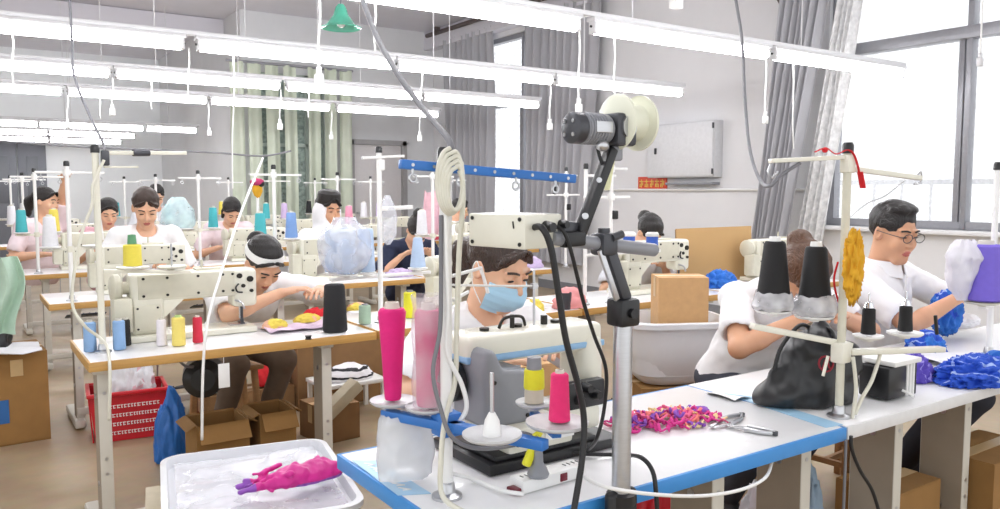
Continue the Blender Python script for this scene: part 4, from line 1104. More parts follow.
# ------------------------------------------------------------------ power strip, plug, yellow clip
a, b = at_h(524, 497, TT), at_h(588, 478, TT)
d = (b - a); rz = math.atan2(d.y, d.x)
t = thing('power_strip', 'white power strip with a dark red switch at the table edge', 'power strip', ((a.x + b.x) / 2, (a.y + b.y) / 2 + 0.03, TT + 0.001), rz)
Ls = d.length
MB().box((0, 0, 0.015), (Ls, 0.05, 0.03), bev=0.006).build('strip_case', M_white, t)
MB().box((Ls * 0.12, -0.0255, 0.015), (0.02, 0.004, 0.018), bev=0.002).build('switch', mat('dark_red_rocker', '6d1526', 0.35), t)
g = MB()
for k in (-0.38, 0.28, 0.42):
    g = MB()
    for s in (-1, 1): g.box((Ls * k + s * 0.006, 0.0, 0.0301), (0.003, 0.012, 0.001))
    g.build('socket_slot', M_black, t)
MB().box((-Ls / 2 - 0.008, -0.005, 0.008), (0.02, 0.03, 0.012), bev=0.003).build('cord_grip', mat('dark_red_rocker', '6d1526', 0.35), t)
pp = at_h(541, 478, TT + 0.031)
t = thing('plug', 'grey mains plug standing upright in the power strip', 'plug', (pp.x, pp.y + 0.01, TT + 0.032))
MB().lathe([(0, 0), (0.022, 0), (0.024, 0.006), (0.018, 0.02), (0.011, 0.03), (0.0095, 0.058), (0.006, 0.062), (0, 0.062)], seg=20).build('plug_body', M_grey, t)
cable('power_cable', 'thin grey lead rising from the upright plug', [(pp.x, pp.y + 0.01, TT + 0.094), (pp.x - 0.004, pp.y + 0.02, TT + 0.115), (pp.x - 0.02, pp.y + 0.05, TT + 0.12), (pp.x - 0.035, pp.y + 0.1, TT + 0.1)], 0.004, M_grey_cable)
cable('power_cable', 'white lead of the power strip lying across the table end', [at_h(523, 494, TT + 0.02), at_h(500, 490, TT + 0.012), at_h(470, 478, TT + 0.012), at_h(440, 466, TT + 0.06), at_h(452, 430, TT + 0.12)], 0.0045, M_white)
yc = at_y(532, 451, 1.335)
t = thing('plastic_clip', 'bright yellow plastic clip hooked under the blue arm', 'clip', (yc.x, yc.y, yc.z))
MB().bar((-0.017, 0, -0.03), (0.016, 0, 0.03), 0.014, 0.02, 0.005).build('clip_body', mat('yellow_plastic', 'e8e432', 0.35, var=0.03), t)
MB().tube([(0.014, 0, 0.026), (0.02, -0.005, 0.036), (0.008, -0.008, 0.04), (0.0, -0.004, 0.034)], 0.004).build('hook', mat('yellow_plastic', 'e8e432', 0.35), t)

# ------------------------------------------------------------------ elastic feeder: column, box, motor and reel
fb = at_h(621, 489, TT); fy = 1.185
fx = at_y(621, 489, fy).x
t = thing('elastic_feeder', 'tall steel column of the elastic feeder clamped to the blue edged table', 'feeder', (fx, fy, 0.0))
O = Vector((fx, fy, 0))
zc0 = at_y(621, 489, fy).z; zc1 = at_y(621, 324, fy).z
k = MB().box((0, 0, zc0 / 2 + 0.005), (0.078, 0.028, zc0 - 0.01), bev=0.012, seg=3).lathe([(0, 0), (0.03, 0), (0.03, 0.022), (0.02, 0.026), (0, 0.026)], (0, 0, zc0 - 0.03)); k.build('clamp_base', M_black, t)
MB().cyl((0, 0, zc0 - 0.01), (0, 0, zc1 + 0.01), 0.0195, seg=24).build('column', M_steel, t)
za, zb = at_y(621, 326, fy).z, at_y(621, 298, fy).z
MB().box((0, 0, (za + zb) / 2), (0.052, 0.05, zb - za), bev=0.008).cyl((0, -0.026, (za + zb) / 2), (0, -0.034, (za + zb) / 2), 0.01).build('clamp_collar', M_black, t)
hb = lambda px, py, dy=0.0: at_y(px, py, fy + dy) - O
MB().bar(hb(624, 300), hb(606, 246), 0.03, 0.026, 0.006).bar(hb(617, 300, -0.012), hb(600, 250, -0.012), 0.008, 0.012, 0.002, m=1).build('tilt_arm', [M_dgrey, M_steel], t)
MB().cyl(hb(552, 238), hb(654, 250), 0.0135, seg=20).cyl(hb(653.5, 250), hb(655, 250.2), 0.0115, seg=16, m=1).build('cross_tube', [M_grey, M_black], t)
MB().box(hb(604, 244), (0.04, 0.045, 0.045), bev=0.008).cyl(hb(604, 234), hb(604, 228), 0.012).cyl(hb(612, 238, -0.02), hb(622, 234, -0.02), 0.008).build('cross_clamp', M_dgrey, t)
MB().bar(hb(576, 243), hb(612, 148), 0.024, 0.02, 0.004).cyl(hb(585, 216, -0.012), hb(585.5, 216, -0.02), 0.006, m=1).cyl(hb(599, 180, -0.012), hb(599.5, 180, -0.02), 0.005, m=1).bar(hb(560, 240), hb(582, 238), 0.03, 0.03, 0.006).build('reel_arm', [M_black, M_steel], t)
# motor: axis along X, reel on its far end
mc = hb(612, 130); ax = Vector((1, 0, 0))
mo = MB()
mo.lathe([(0, 0), (0.024, 0), (0.03, 0.006), (0.03, 0.03), (0.027, 0.034)], (mc.x - 0.135, mc.y, mc.z), ax, m=1)
for q in range(7): mo.lathe([(0.0295, 0), (0.031, 0.001), (0.031, 0.004), (0.0295, 0.005)], (mc.x - 0.098 + 0.0085 * q, mc.y, mc.z), ax, m=0)
mo.lathe([(0.027, 0), (0.029, 0.002), (0.029, 0.075), (0.026, 0.08)], (mc.x - 0.103, mc.y, mc.z), ax, m=0)
mo.box((mc.x + 0.012, mc.y, mc.z), (0.062, 0.062, 0.064), bev=0.008, m=1)
mo.box((mc.x - 0.06, mc.y - 0.028, mc.z + 0.002), (0.05, 0.008, 0.022), bev=0.002, m=2)
mo.cyl((mc.x + 0.012, mc.y - 0.031, mc.z + 0.005), (mc.x + 0.012, mc.y - 0.037, mc.z + 0.005), 0.021, seg=24, m=2)
mo.ball((mc.x - 0.05, mc.y - 0.015, mc.z - 0.032), (0.018, 0.012, 0.012), m=2)
mo.box((mc.x + 0.005, mc.y, mc.z - 0.045), (0.03, 0.022, 0.03), bev=0.004, m=0)
for q in range(4):
    a = PI / 4 + q * PI / 2; mo.cyl((mc.x - 0.138, mc.y + 0.018 * math.cos(a), mc.z + 0.018 * math.sin(a)), (mc.x - 0.133, mc.y + 0.018 * math.cos(a), mc.z + 0.018 * math.sin(a)), 0.004, seg=8, m=2)
for v in mo.bm.verts: v.co.x = mc.x + 0.004 + (v.co.x - mc.x) * 0.83
mo.build('motor', [M_grey, M_dgrey, M_steel], t)
rc = hb(615, 122)
M_reel = mat('ivory_reel_plastic', 'e6e7d4', 0.4, var=0.02)
MB().lathe([(0, 0), (0.05, 0), (0.055, 0.003), (0.055, 0.007), (0.05, 0.006), (0.036, 0.008), (0.034, 0.02), (0.034, 0.05), (0.036, 0.058), (0.05, 0.062), (0.055, 0.061), (0.055, 0.066), (0.05, 0.068), (0, 0.068)], (rc.x, rc.y, rc.z), ax, seg=40).build('reel', M_reel, t)
MB().tube([hb(597, 146), hb(600, 158), hb(604, 172), hb(600, 190)], 0.0035).build('motor_lead', M_black, t)
MB().bar(hb(614, 150, 0.02), hb(607, 190, 0.02), 0.012, 0.004).build('elastic_strip', mat('pale_yellow_tape', 'e6e6b8', 0.7), t)
# control box on the cross tube
cb = at_y(530, 231, fy + 0.02)
t = thing('control_box', 'cream metal control box mounted in front of the masked worker', 'control box', (cb.x, cb.y, cb.z), 0.0)
MB().box((0.0, 0.05, 0.0), (0.10, 0.155, 0.064), bev=0.004, rz=0.16).build('box_case', M_cream, t)
g = MB(); R_ = Matrix.Rotation(0.16, 3, 'Z')
for y in (-0.015, 0.115):
    for z in (-0.023, 0.023): p = R_ @ Vector((-0.0505, y - 0.05, 0)) + Vector((0, 0.05, z)); g.cyl(p + R_ @ Vector((-0.002, 0, 0)), p, 0.004, seg=8)
p = R_ @ Vector((-0.0515, -0.05, 0.012)) + Vector((0, 0.05, 0)); g.bar(p + Vector((0, 0, -0.006)), p + Vector((0, 0.003, 0.007)), 0.002, 0.002)
g.build('screw', M_screw, t)
p = R_ @ Vector((0.005, -0.078, 0.008)) + Vector((0, 0.05, 0))
MB().cyl(p, p + Vector((0.002, -0.02, 0)), 0.012, 0.009).cyl(p + Vector((0.04, 0.006, 0.004)), p + Vector((0.042, -0.012, 0.004)), 0.009, 0.007).build('connector', M_black, t)
MB().bar(p + Vector((0.03, 0.02, -0.004)), p + Vector((0.09, 0.02, -0.008)), 0.03, 0.03, 0.004).build('mounting_bracket', M_dgrey, t)
w = lambda px, py, y: at_y(px, py, y)
cable('power_cable', 'thick black cable falling from the control box past the pink spool', [w(532, 228, fy), w(542, 228, fy - 0.04), w(551, 248, fy - 0.05), w(558, 290, fy - 0.05), w(566, 340, fy - 0.05), w(578, 385, fy - 0.05), w(584, 420, fy - 0.05), w(582, 460, fy - 0.06), w(573, 515, fy - 0.07)], 0.0062, M_blackr)
cable('power_cable', 'thin black cable looping from the control box towards the column foot', [w(553, 226, fy), w(564, 232, fy - 0.02), w(572, 255, fy - 0.02), w(583, 300, fy), w(594, 335, fy + 0.02), w(606, 370, fy + 0.05), w(604, 410, fy + 0.06), w(596, 440, fy + 0.06), at_h(588, 450, TT + 0.02)], 0.004, M_blackr)
cable('power_cable', 'black cable curving over the table edge right of the steel column', [at_h(560, 452, TT + 0.012), at_h(590, 454, TT + 0.012), at_h(622, 455, TT + 0.012), w(640, 457, fy + 0.03), w(652, 470, fy), w(656, 492, fy - 0.015), w(658, 530, fy - 0.015)], 0.005, M_blackr)
cable('power_cable', 'white cable sagging across the front of the blue edged table', [w(586, 478, fy + 0.03), w(606, 487, fy - 0.05), w(650, 494, fy - 0.06), w(700, 496, fy - 0.03), w(740, 490, fy - 0.02), w(765, 478, fy), w(772, 462, 1.26)], 0.004, M_white)

# ------------------------------------------------------------------ things lying on the blue edged table
# ruffled elastic trimmings
c = at_h(661, 424, TT)
g = MB(); rnd = random.Random(11)
for k in range(85):
    a = rnd.uniform(0, 6.28); rr = math.sqrt(rnd.random())
    x, y = 0.17 * rr * math.cos(a), 0.075 * rr * math.sin(a); z = 0.006 + 0.035 * (1 - rr) * rnd.random() + 0.004 * rnd.random()
    an = rnd.uniform(0, 6.28); P = []
    for i in range(7):
        s = (i - 3) * 0.011
        P.append((x + s * math.cos(an) + 0.009 * math.sin(2.1 * i + k), y + s * math.sin(an) + 0.009 * math.cos(1.7 * i + k), max(0.004, z + 0.007 * math.sin(2.6 * i + k))))
    g.tube(P, 0.0052, 6, m=rnd.choice([0, 0, 0, 1, 1, 2, 3, 4]), smooth=3, flat=0.45)
o = g.build('elastic_trimmings', [mat('magenta_elastic', 'd6388f', 0.8), mat('rose_elastic', 'ef6f9a', 0.8), mat('butter_elastic', 'f1d9a0', 0.8), mat('violet_elastic', '8d4fb8', 0.8), mat('coral_elastic', 'f0857d', 0.8)], None, (c.x + 0.02, c.y, TT + 0.001), None)
tag(o, 'heap of pink, magenta and yellow ruffled elastic trimmings on the front table', 'trimmings', None, 'stuff')
o.rotation_euler = (0, 0, -0.25)
def snips(label, pa, pb2, open_=0.12):
    a, b = at_h(*pa, TT), at_h(*pb2, TT); d = b - a; L = d.length
    t = thing('thread_snips', label, 'scissors', (a.x, a.y, TT + 0.001), math.atan2(d.y, d.x))
    for s in (-1, 1):
        MB().tube([(0, 0, 0.006), (L * 0.25, s * L * 0.10, 0.006), (L * 0.55, s * L * open_, 0.006), (L * 0.62, s * L * open_ * 0.9, 0.006)], 0.004, 8, flat=1.6).bar((L * 0.6, s * L * open_ * 0.9, 0.006), (L, s * 0.004, 0.006), 0.009, 0.003, 0.001).build('blade', M_steel, t)
    MB().cyl((0, 0, 0.001), (0, 0, 0.011), 0.008, seg=12).build('spring_pivot', M_dgrey, t)
    return t
snips('steel thread snips next to the pink trimmings, the nearer pair to them', (742, 417), (712, 430))
snips('steel thread snips with dark tips, farthest from the pink trimmings', (775, 436), (728, 428), 0.09)
o = crumple('fabric_scrap', (0.035, 0.025, 0.02), 5, [mat('violet_elastic', '8d4fb8', 0.8)], None, (at_h(700, 414, TT).x, at_h(700, 414, TT).y, TT + 0.001), sub=3); tag(o, 'small violet scrap beside the pink trimmings', 'fabric scrap')
o = sheet(lambda u, v: (0.10 * (u - .5), 0.12 * (v - .5), 0.004 + 0.006 * math.sin(5 * u + 3 * v)), 10, 12).build('paper_sheet', M_white, None, (at_h(730, 396, TT).x, at_h(730, 396, TT).y, TT + 0.003)); tag(o, 'thin white paper on the far right corner of the blue edged table', 'paper')

# ------------------------------------------------------------------ right thread stand
sp = at_h(846, 420, TT); sx, sy = sp.x + 0.012, sp.y + 0.03
zt = at_y(849, 152, sy).z
st2 = stand_base('right thread stand with long pale arms beside the black bag', (sx, sy, TT), zt - TT, M_creamd, r=0.0115)
o2 = Vector((sx, sy, TT)); W = lambda px, py, y: at_y(px, py, y) - o2
MB().bar(W(770, 161, sy + 0.10), W(850, 157, sy), 0.026, 0.012, 0.002).bar(W(852, 169, sy), W(920, 178, sy - 0.06), 0.02, 0.014, 0.002).box(W(848, 164, sy), (0.035, 0.03, 0.05), bev=0.005).build('upper_cross_arm', M_cream, st2)
MB().tube([W(772, 161, sy + 0.1), W(768, 172, sy + 0.1), W(772, 178, sy + 0.1), W(778, 172, sy + 0.1)], 0.003).tube([W(916, 178, sy - 0.06), W(921, 172, sy - 0.06), W(921, 182, sy - 0.06), W(914, 184, sy - 0.06)], 0.003).build('thread_eyelet', M_steel, st2)
MB().tube([W(905, 180, sy - 0.05), W(885, 196, sy - 0.04), W(868, 203, sy - 0.03), W(850, 217, sy)], 0.0018).build('guide_wire', M_steel, st2)
zl2 = at_y(848, 352, sy).z - TT
MB().bar(W(752, 326, sy + 0.12), W(850, 345, sy), 0.03, 0.016, 0.002).bar(W(848, 352, sy), W(942, 349, sy - 0.07), 0.03, 0.016, 0.003).box((0, 0, zl2 + 0.004), (0.045, 0.04, 0.06), bev=0.006).bar(W(828, 356, sy - 0.02), W(823, 376, sy - 0.02), 0.006, 0.006).build('lower_cross_arm', M_cream, st2)
zd = 0.303
def sd2(px, py, yy, r):
    p = at_y(px, py, yy); q = p - o2; stand_disc(st2, q.x, q.y, q.z, r, M_white, 0); return p
c1 = sd2(773, 312, sy + 0.14, 0.05); c2 = sd2(814, 317, sy + 0.075, 0.055)
c3 = sd2(868, 337, sy - 0.02, 0.042); c4 = sd2(905, 334, sy - 0.05, 0.05)
bk = dict(rb=0.05, rt=0.029, h=0.195, hexc='141416')
cone('black_tall', 'left of the two large black thread cones wrapped at the foot in plastic', (c1.x, c1.y, c1.z + 0.0075), core=M_white, **bk)
cone('black_tall', 'right of the two large black thread cones wrapped at the foot in plastic', (c2.x, c2.y, c2.z + 0.0075), core=M_white, **bk)
bag('crumpled clear bag round the foot of the left large black cone', (c1.x, c1.y, c1.z + 0.008), [(0.055, 0.0), (0.06, 0.012), (0.054, 0.028), (0.05, 0.05)], 3, M_film, jit=0.14)
bag('crumpled clear bag round the foot of the right large black cone', (c2.x, c2.y, c2.z + 0.008), [(0.058, 0.0), (0.066, 0.015), (0.06, 0.036), (0.052, 0.056)], 6, M_film, jit=0.14)
bk2 = dict(rb=0.0205, rt=0.0165, h=0.075, hexc='161618')
for lab, c in (('small black spool in front of the shirted worker, the nearer to the pole', c3), ('small black spool in front of the shirted worker, nearer his hands', c4)):
    cone('black_small', lab, (c.x, c.y, c.z + 0.0075), core=M_steel, tip=False, **bk2)
    q = c - o2; MB().lathe([(0, 0.0846), (0.015, 0.0846), (0.009, 0.1), (0.003, 0.103), (0.0025, 0.125), (0, 0.127)], (q.x, q.y, q.z), seg=16).build('spool_pin', M_chrome, st2)
p = at_y(936, 325, sy - 0.06)
t = thing('marker_pen', 'short dark rod sticking up at the right end of the lower arm', 'rod', (p.x, p.y, p.z)); MB().bar((-0.006, 0, 0.03), (0.008, 0, -0.03), 0.009, 0.009, 0.002).build('rod', M_screw, t)
# ribbons and cloth on this stand
p = at_y(848, 160, sy)
t = thing('red_ribbon', 'red ribbon tied at the top of the right thread stand', 'ribbon', (p.x, p.y, p.z))
pr = lambda px, py, y: at_y(px, py, y) - p
MB().tube([pr(815, 152, sy + .02), pr(826, 148, sy + .02), pr(836, 154, sy), pr(848, 150, sy - .02), pr(855, 157, sy - .02), pr(860, 176, sy - .02), pr(862, 188, sy - .02)], 0.0035, 6, flat=0.5).bar(pr(860, 172, sy - .021), pr(863, 188, sy - .021), 0.016, 0.004).ball(pr(825, 150, sy + .02), 0.008).build('ribbon', M_redc, t)
p = at_y(843, 270, sy - 0.025)
o = crumple('yellow_cloth', (0.032, 0.024, 0.1), 12, [mat('mustard_cloth', 'e0a92a', 0.85, var=0.08)], None, (p.x, p.y - 0.03, p.z - 0.1), folds=11, amp=0.8, flat=False); tag(o, 'mustard yellow cloth tied round the right thread stand pole', 'cloth')
p = at_y(840, 290, sy + 0.02)
cable('power_cable', 'thin red wire hanging beside the yellow cloth', [at_y(838, 262, sy + .02), at_y(834, 280, sy + .02), at_y(838, 300, sy + .02), at_y(846, 318, sy + .02)], 0.003, M_redc)
cable('power_cable', 'black overhead cable swinging down to the right thread stand', [*up_to_ceiling(at_y(734, -20, 1.75)), at_y(734, -20, 1.75), at_y(742, 40, 1.72), at_y(745, 100, 1.65), at_y(750, 150, 1.55), at_y(760, 180, 1.45), at_y(770, 186, sy + 0.09), at_y(780, 176, sy + 0.08), at_y(800, 163, sy + 0.06)], 0.005, M_grey_cable)
cable('power_cable', 'cream cable running down the right thread stand onto the table', [at_y(853, 357, sy - .03), at_y(856, 390, sy - .035), at_y(852, 420, sy - .03), at_y(851, 436, sy - .03)], 0.0055, M_cream_cable)
cable('power_cable', 'pale cable slanting from the lower arm over the black bag', [at_y(881, 352, sy - 0.02), at_y(872, 380, sy - 0.03), at_y(862, 398, sy - 0.03), at_h(855, 414, TT + 0.01)], 0.0055, M_cream_cable)
cable('hanging_cable', 'dark cable hanging below the joint of the two front tables', [at_y(851, 436, 1.2), at_y(852, 450, 1.2), at_y(860, 470, 1.2), at_y(872, 490, 1.2), at_y(880, 515, 1.2)], 0.005, M_blackr)
cable('hanging_cable', 'grey cable hanging straight under the right thread stand', [at_y(846, 440, 1.21), at_y(845, 470, 1.21), at_y(843, 520, 1.21)], 0.004, M_grey_cable)

# black bag
p = at_h(828, 412, TT)
S = SDF([-0.2, -0.15, -0.02], [0.22, 0.17, 0.3], 0.006)
S.ell((0, 0, 0.07), (0.125, 0.08, 0.085), None, 0).ell((0.02, 0.01, 0.15), (0.08, 0.06, 0.08), None, 0.05).cap((0.02, 0.01, 0.2), (0.03, 0.01, 0.235), 0.05, 0.022, 0.03).ell((-0.1, -0.01, 0.035), (0.06, 0.07, 0.05), None, 0.03).ell((0.115, 0.02, 0.09), (0.05, 0.05, 0.085), None, 0.03)
S.wrinkle(0.012, 46, 9).wrinkle(0.006, 90, 4).plane_cut((0, 0, 0.001), (0, 0, -1))
t = thing('black_bag', 'shiny black sack-like bag with a small red emblem, slumped on the tables', 'bag', (p.x + 0.03, p.y + 0.085, TT + 0.001), -0.55)
bg = link_mesh('bag_body', S.mesh('bag'), [mat('black_nylon', '232426', 0.38, var=0.15)], t, None, None)
bpy.context.view_layer.update()
bv = BVHTree.FromObject(bg, bpy.context.evaluated_depsgraph_get())
def on_bag(x, z):
    h = bv.ray_cast(Vector((x, -0.5, z)), Vector((0.0, 1, 0))); return (h[0] if h[0] else Vector((x, 0, z))) + Vector((0, -0.002, 0))
g = MB()
g.tube([on_bag(0.02 * math.cos(a) + 0.02, 0.135 + 0.022 * math.sin(a)) for a in [2 * PI * k / 12 for k in range(13)]], 0.003, 6, smooth=0)
g.tube([on_bag(0.01, 0.12), on_bag(0.02, 0.148), on_bag(0.03, 0.122)], 0.003, 6).tube([on_bag(0.02, 0.14), on_bag(0.033, 0.15)], 0.003, 6)
g.build('emblem', mat('dull_red_print', '9c2a38', 0.6), t)
MB().tube([(0.0, 0.01, 0.23), (-0.045, -0.02, 0.24), (-0.1, -0.03, 0.18), (-0.12, -0.03, 0.11)], 0.006, 8).tube([(0.03, 0.01, 0.235), (0.05, -0.03, 0.225), (0.045, -0.06, 0.19)], 0.005, 8).build('drawstring', M_blackr, t)

# motor box behind the bag
p = at_h(882, 402, TT)
t = thing('motor_box', 'black motor box with white fins behind the black bag', 'motor', (p.x + 0.05, p.y + 0.03, TT + 0.001), 0.0)
MB().box((0, 0, 0.055), (0.10, 0.10, 0.10), bev=0.008).build('case', M_black, t)
f = MB()
for k in range(3): f.box((0.06 + 0.018 * k, 0, 0.055), (0.008, 0.095, 0.10), bev=0.002)
f.build('fin', M_white, t); MB().box((0.105, 0, 0.055), (0.012, 0.095, 0.10), bev=0.003).build('end_plate', M_black, t)
MB().box((0.04, -0.005, 0.115), (0.15, 0.11, 0.016), bev=0.004).build('top_plate', M_white, t)
MB().tube([(0.02, -0.052, 0.03), (0.03, -0.075, 0.02), (0.05, -0.07, 0.01)], 0.004).build('lead', M_white, t)

# purple and blue fabric
M_royal = mat_stripes('royal_blue_cloth', [(0.0, '1f4fbf'), (0.95, '9fb6e6')], 6, 'DIAGONAL', 0.75, 7)
M_violet = mat_stripes('violet_cloth', [(0.0, '5a48b4'), (0.93, '9a8edc')], 8, 'X', 0.75, 7)
M_azure = mat('azure_cloth', '2f74d0', 0.8, var=0.15)
p = at_h(968, 384, TT)
o = crumple('fabric_pile', (0.20, 0.11, 0.07), 21, [M_royal], None, (p.x + 0.10, p.y + 0.015, TT + 0.001), folds=13, amp=0.5, sub=6); tag(o, 'heap of royal blue fabric with white trim at the right table end', 'fabric')
p = at_h(915, 384, TT)
o = crumple('fabric_pile', (0.085, 0.075, 0.085), 33, [M_violet], None, (p.x + 0.045, p.y + 0.05, TT + 0.001), folds=12, amp=0.5); tag(o, 'heap of violet fabric between the motor box and the blue heap', 'fabric')
p = at_y(925, 352, 1.62)
o = crumple('fabric_pile', (0.09, 0.07, 0.08), 44, [M_azure, M_royal], None, (p.x, p.y, TT + 0.001), folds=12, amp=0.5, multi=2); tag(o, 'blue fabric lying just before the shirted worker at the window', 'fabric')
p = at_h(962, 366, TT)
o = sheet(lambda u, v: (0.22 * (u - .5), 0.14 * (v - .5), 0.006 + 0.008 * math.sin(7 * u + 4 * v)), 20, 14).build('white_cloth_piece', M_whitec, None, (p.x + 0.04, p.y + 0.1, TT + 0.004)); tag(o, 'flat white cloth piece behind the royal blue heap', 'fabric')
p = at_y(997, 356, 1.29)
t = thing('blue_tape_roll', 'roll of blue tape standing at the right edge of the table', 'tape roll', (p.x, p.y, TT + 0.043))
MB().lathe([(0.018, -0.018), (0.04, -0.018), (0.042, -0.014), (0.042, 0.014), (0.04, 0.018), (0.018, 0.018)], axis=(-0.5, -0.8, 0.1)).build('tape', M_azure, t)
MB().lathe([(0.012, -0.019), (0.018, -0.019), (0.018, 0.019), (0.012, 0.019)], axis=(-0.5, -0.8, 0.1)).build('core', M_card, t)
# lavender cone on a stand at the right edge
p = at_y(982, 303, 1.42)
st3 = stand_base('thread stand at the right edge carrying the lavender cone', (p.x + 0.16, 1.46, TT), 0.72, M_white)
MB().bar((0.03, 0, p.z - TT - 0.016), (p.x - st3.location.x, p.y - 1.46, p.z - TT - 0.016), 0.028, 0.014, 0.002).build('lower_cross_arm', M_white, st3)
stand_disc(st3, p.x - st3.location.x, p.y - 1.46, p.z - TT, 0.06, M_creamd, 0)
cone('lavender', 'large lavender thread cone in a torn white bag at the right edge', (p.x + 0.01, p.y, p.z + 0.0075), rb=0.062, rt=0.05, h=0.21, hexc='7d6ad6')
bag('torn white plastic bag half round the lavender cone', (p.x - 0.045, p.y + 0.05, p.z + 0.009), [(0.03, 0.0), (0.06, 0.04), (0.085, 0.1), (0.09, 0.16), (0.07, 0.2), (0.045, 0.225)], 9, mat_plastic_film('white_torn_film', 'f2f0f6', 0.7, 0.3, 0.1, 8), jit=0.34, sq=(0.8, 0.7))
# ================================================================== row two: the table with the cream machine (left of the picture)
Y2 = 3.275
l1 = table('wood edged sewing table at the left with a row of spools on it', 1.17, 0.56, M_wood, [-0.545, 0.36], (0.975, Y2 + 0.28, 0), legw=0.10, yleg=-0.14, pedal=False)
lm = lockstitch('cream lockstitch machine on the wood edged table, seen from behind', (0.85, Y2 + 0.40, TT + 0.001)); lm.scale = (1.06, 1.06, 0.97)
sp_ = dict(rb=0.021, rt=0.0175, h=0.108)
def onL(px, py): p = at_h(px, py, TT); return (p.x, p.y, TT + 0.0015)
cone('light_blue', 'light blue spool partly behind the stand pole on the left table', (0.425, 3.50, TT + 0.0015), hexc='8fb4e0', rb=0.024, rt=0.022, h=0.118)
cone('light_blue', 'light blue spool right of the stand pole on the left table', (0.527, 3.475, TT + 0.0015), hexc='8fb4e0', rb=0.024, rt=0.022, h=0.118)
cone('black_spool', 'slim black spool between the blue ones and the cream machine', onL(126, 346), hexc='18181a', **sp_)
cone('white_spool', 'white spool left of the yellow one behind the cream machine', onL(162, 346), hexc='ece6ea', **sp_)
cone('yellow_spool', 'yellow spool between the white and the red one', onL(179, 346), rb=0.027, rt=0.025, h=0.118, hexc='ecd873', core=mat('green_core', 'bcd68c', 0.6))
cone('red_spool', 'red spool standing right of the yellow one', onL(198, 343), hexc='cf2b45', **sp_)
cone('black_big', 'big black thread cone at the right end of the left table', (1.405, 3.38, TT + 0.0015), rb=0.056, rt=0.045, h=0.215, hexc='17171b', tip=False)
# stand
pB = at_h(103, 352, TT)
stL = stand_base('white thread stand at the left end of the wood edged table', (pB.x, pB.y, TT), at_y(106, 152, pB.y).z - TT, M_cream, r=0.0125)
oL = Vector((pB.x, pB.y, TT)); WL = lambda px, py, y: at_y(px, py, y) - oL
MB().bar(WL(104, 153, pB.y), WL(186, 153, pB.y + 0.10), 0.016, 0.016, 0.002).cyl(WL(133, 153, pB.y + .03), WL(149, 153, pB.y + .05), 0.013, seg=12, m=1).bar(WL(104, 167, pB.y), WL(138, 167, pB.y + 0.04), 0.008, 0.008, 0.001).box(WL(105, 158, pB.y), (0.03, 0.03, 0.06), bev=0.006, m=1).build('upper_cross_arm', [M_cream, M_dgrey], stL)
MB().bar(WL(103, 271, pB.y), WL(190, 272, pB.y + 0.05), 0.022, 0.014, 0.002).build('lower_cross_arm', M_cream, stL)
q = WL(133, 271, pB.y + 0.03); q.z += 0.012
stand_disc(stL, q.x, q.y, q.z, 0.062, M_cream, 0)
q2 = WL(172, 270, pB.y + 0.06); q2.z += 0.012; stand_disc(stL, q2.x, q2.y, q2.z, 0.06, M_cream, 0.1)
cone('yellow_tall', 'yellow thread cone with a green tip on the left stand arm', tuple(Vector((q.x, q.y, q.z + 0.0075)) + oL), rb=0.036, rt=0.033, h=0.088, hexc='ebdb55', tip=False)
MB().lathe([(0, 0.098), (0.018, 0.098), (0.015, 0.135), (0, 0.137)], (q.x, q.y, q.z), seg=18).build('cone_holder', mat('green_holder', '5f9a72', 0.5), stL)
cable('power_cable', 'cream cable hanging from the top of the left stand to below the table', [WL(104, 160, pB.y - .02) + oL, WL(93, 185, pB.y - .03) + oL, WL(92, 205, pB.y - .03) + oL, WL(80, 240, pB.y - .04) + oL, WL(72, 300, pB.y - .06) + oL, WL(84, 325, pB.y - .08) + oL, at_y(100, 338, 3.42), at_y(108, 350, 3.30), at_y(110, 380, 3.24), at_y(109, 420, 3.25)], 0.006, M_cream_cable)
cable('power_cable', 'long grey cable swinging from the ceiling to the left stand', [*up_to_ceiling(at_y(68, -25, 4.6)), at_y(68, -25, 4.6), at_y(72, 40, 4.4), at_y(74, 75, 4.2), at_y(88, 112, 3.9), at_y(103, 143, 3.55), at_y(104, 152, 3.48)], 0.006, M_grey_cable)
cable('power_cable', 'white cable looping beside the left stand pole', [WL(100, 165, pB.y + .02) + oL, WL(97, 200, pB.y + .02) + oL, WL(101, 225, pB.y + .02) + oL, WL(103, 240, pB.y + .015) + oL], 0.005, M_white)
cable('power_cable', 'white cord slanting past the cream machine to below the table', [at_y(263, 158, 4.3), at_y(240, 215, 3.8), at_y(222, 270, 3.4), at_y(208, 320, 3.24), at_y(203, 370, 3.2), at_y(202, 440, 3.2)], 0.0055, M_white)
# work on the table
p = at_h(300, 338, TT)
o = sheet(lambda u, v: (0.34 * (u - .5), 0.18 * (v - .5), 0.004 + 0.009 * abs(math.sin(6 * u + 3 * v)) + 0.004 * math.sin(17 * u - 9 * v)), 40, 24).build('pink_cloth', mat('pale_pink_cloth', 'e3cbe0', 0.85, var=0.05), None, (1.31, 3.56, TT + 0.004)); tag(o, 'pale pink cloth under the hands of the headband worker', 'fabric')
for k, (px, py, s, lab) in enumerate(((275, 330, 0.05, 'under the sewing hands'), (307, 324, 0.055, 'right of the sewing hands'), (357, 312, 0.05, 'right of the big black cone'))):
    p = at_h(px, py, TT)
    o = crumple('yellow_scrap', (s * 1.2, s * .7, 0.035), 50 + k, [mat('yellow_scrap_cloth', 'e8d25c', 0.85, var=0.08), mat('peach_scrap_cloth', 'e8b79a', 0.85)], None, (p.x, p.y, TT + 0.012), folds=12, amp=0.5, sub=4, multi=2); tag(o, 'crumpled yellow cloth scrap on the left table, ' + lab, 'fabric')
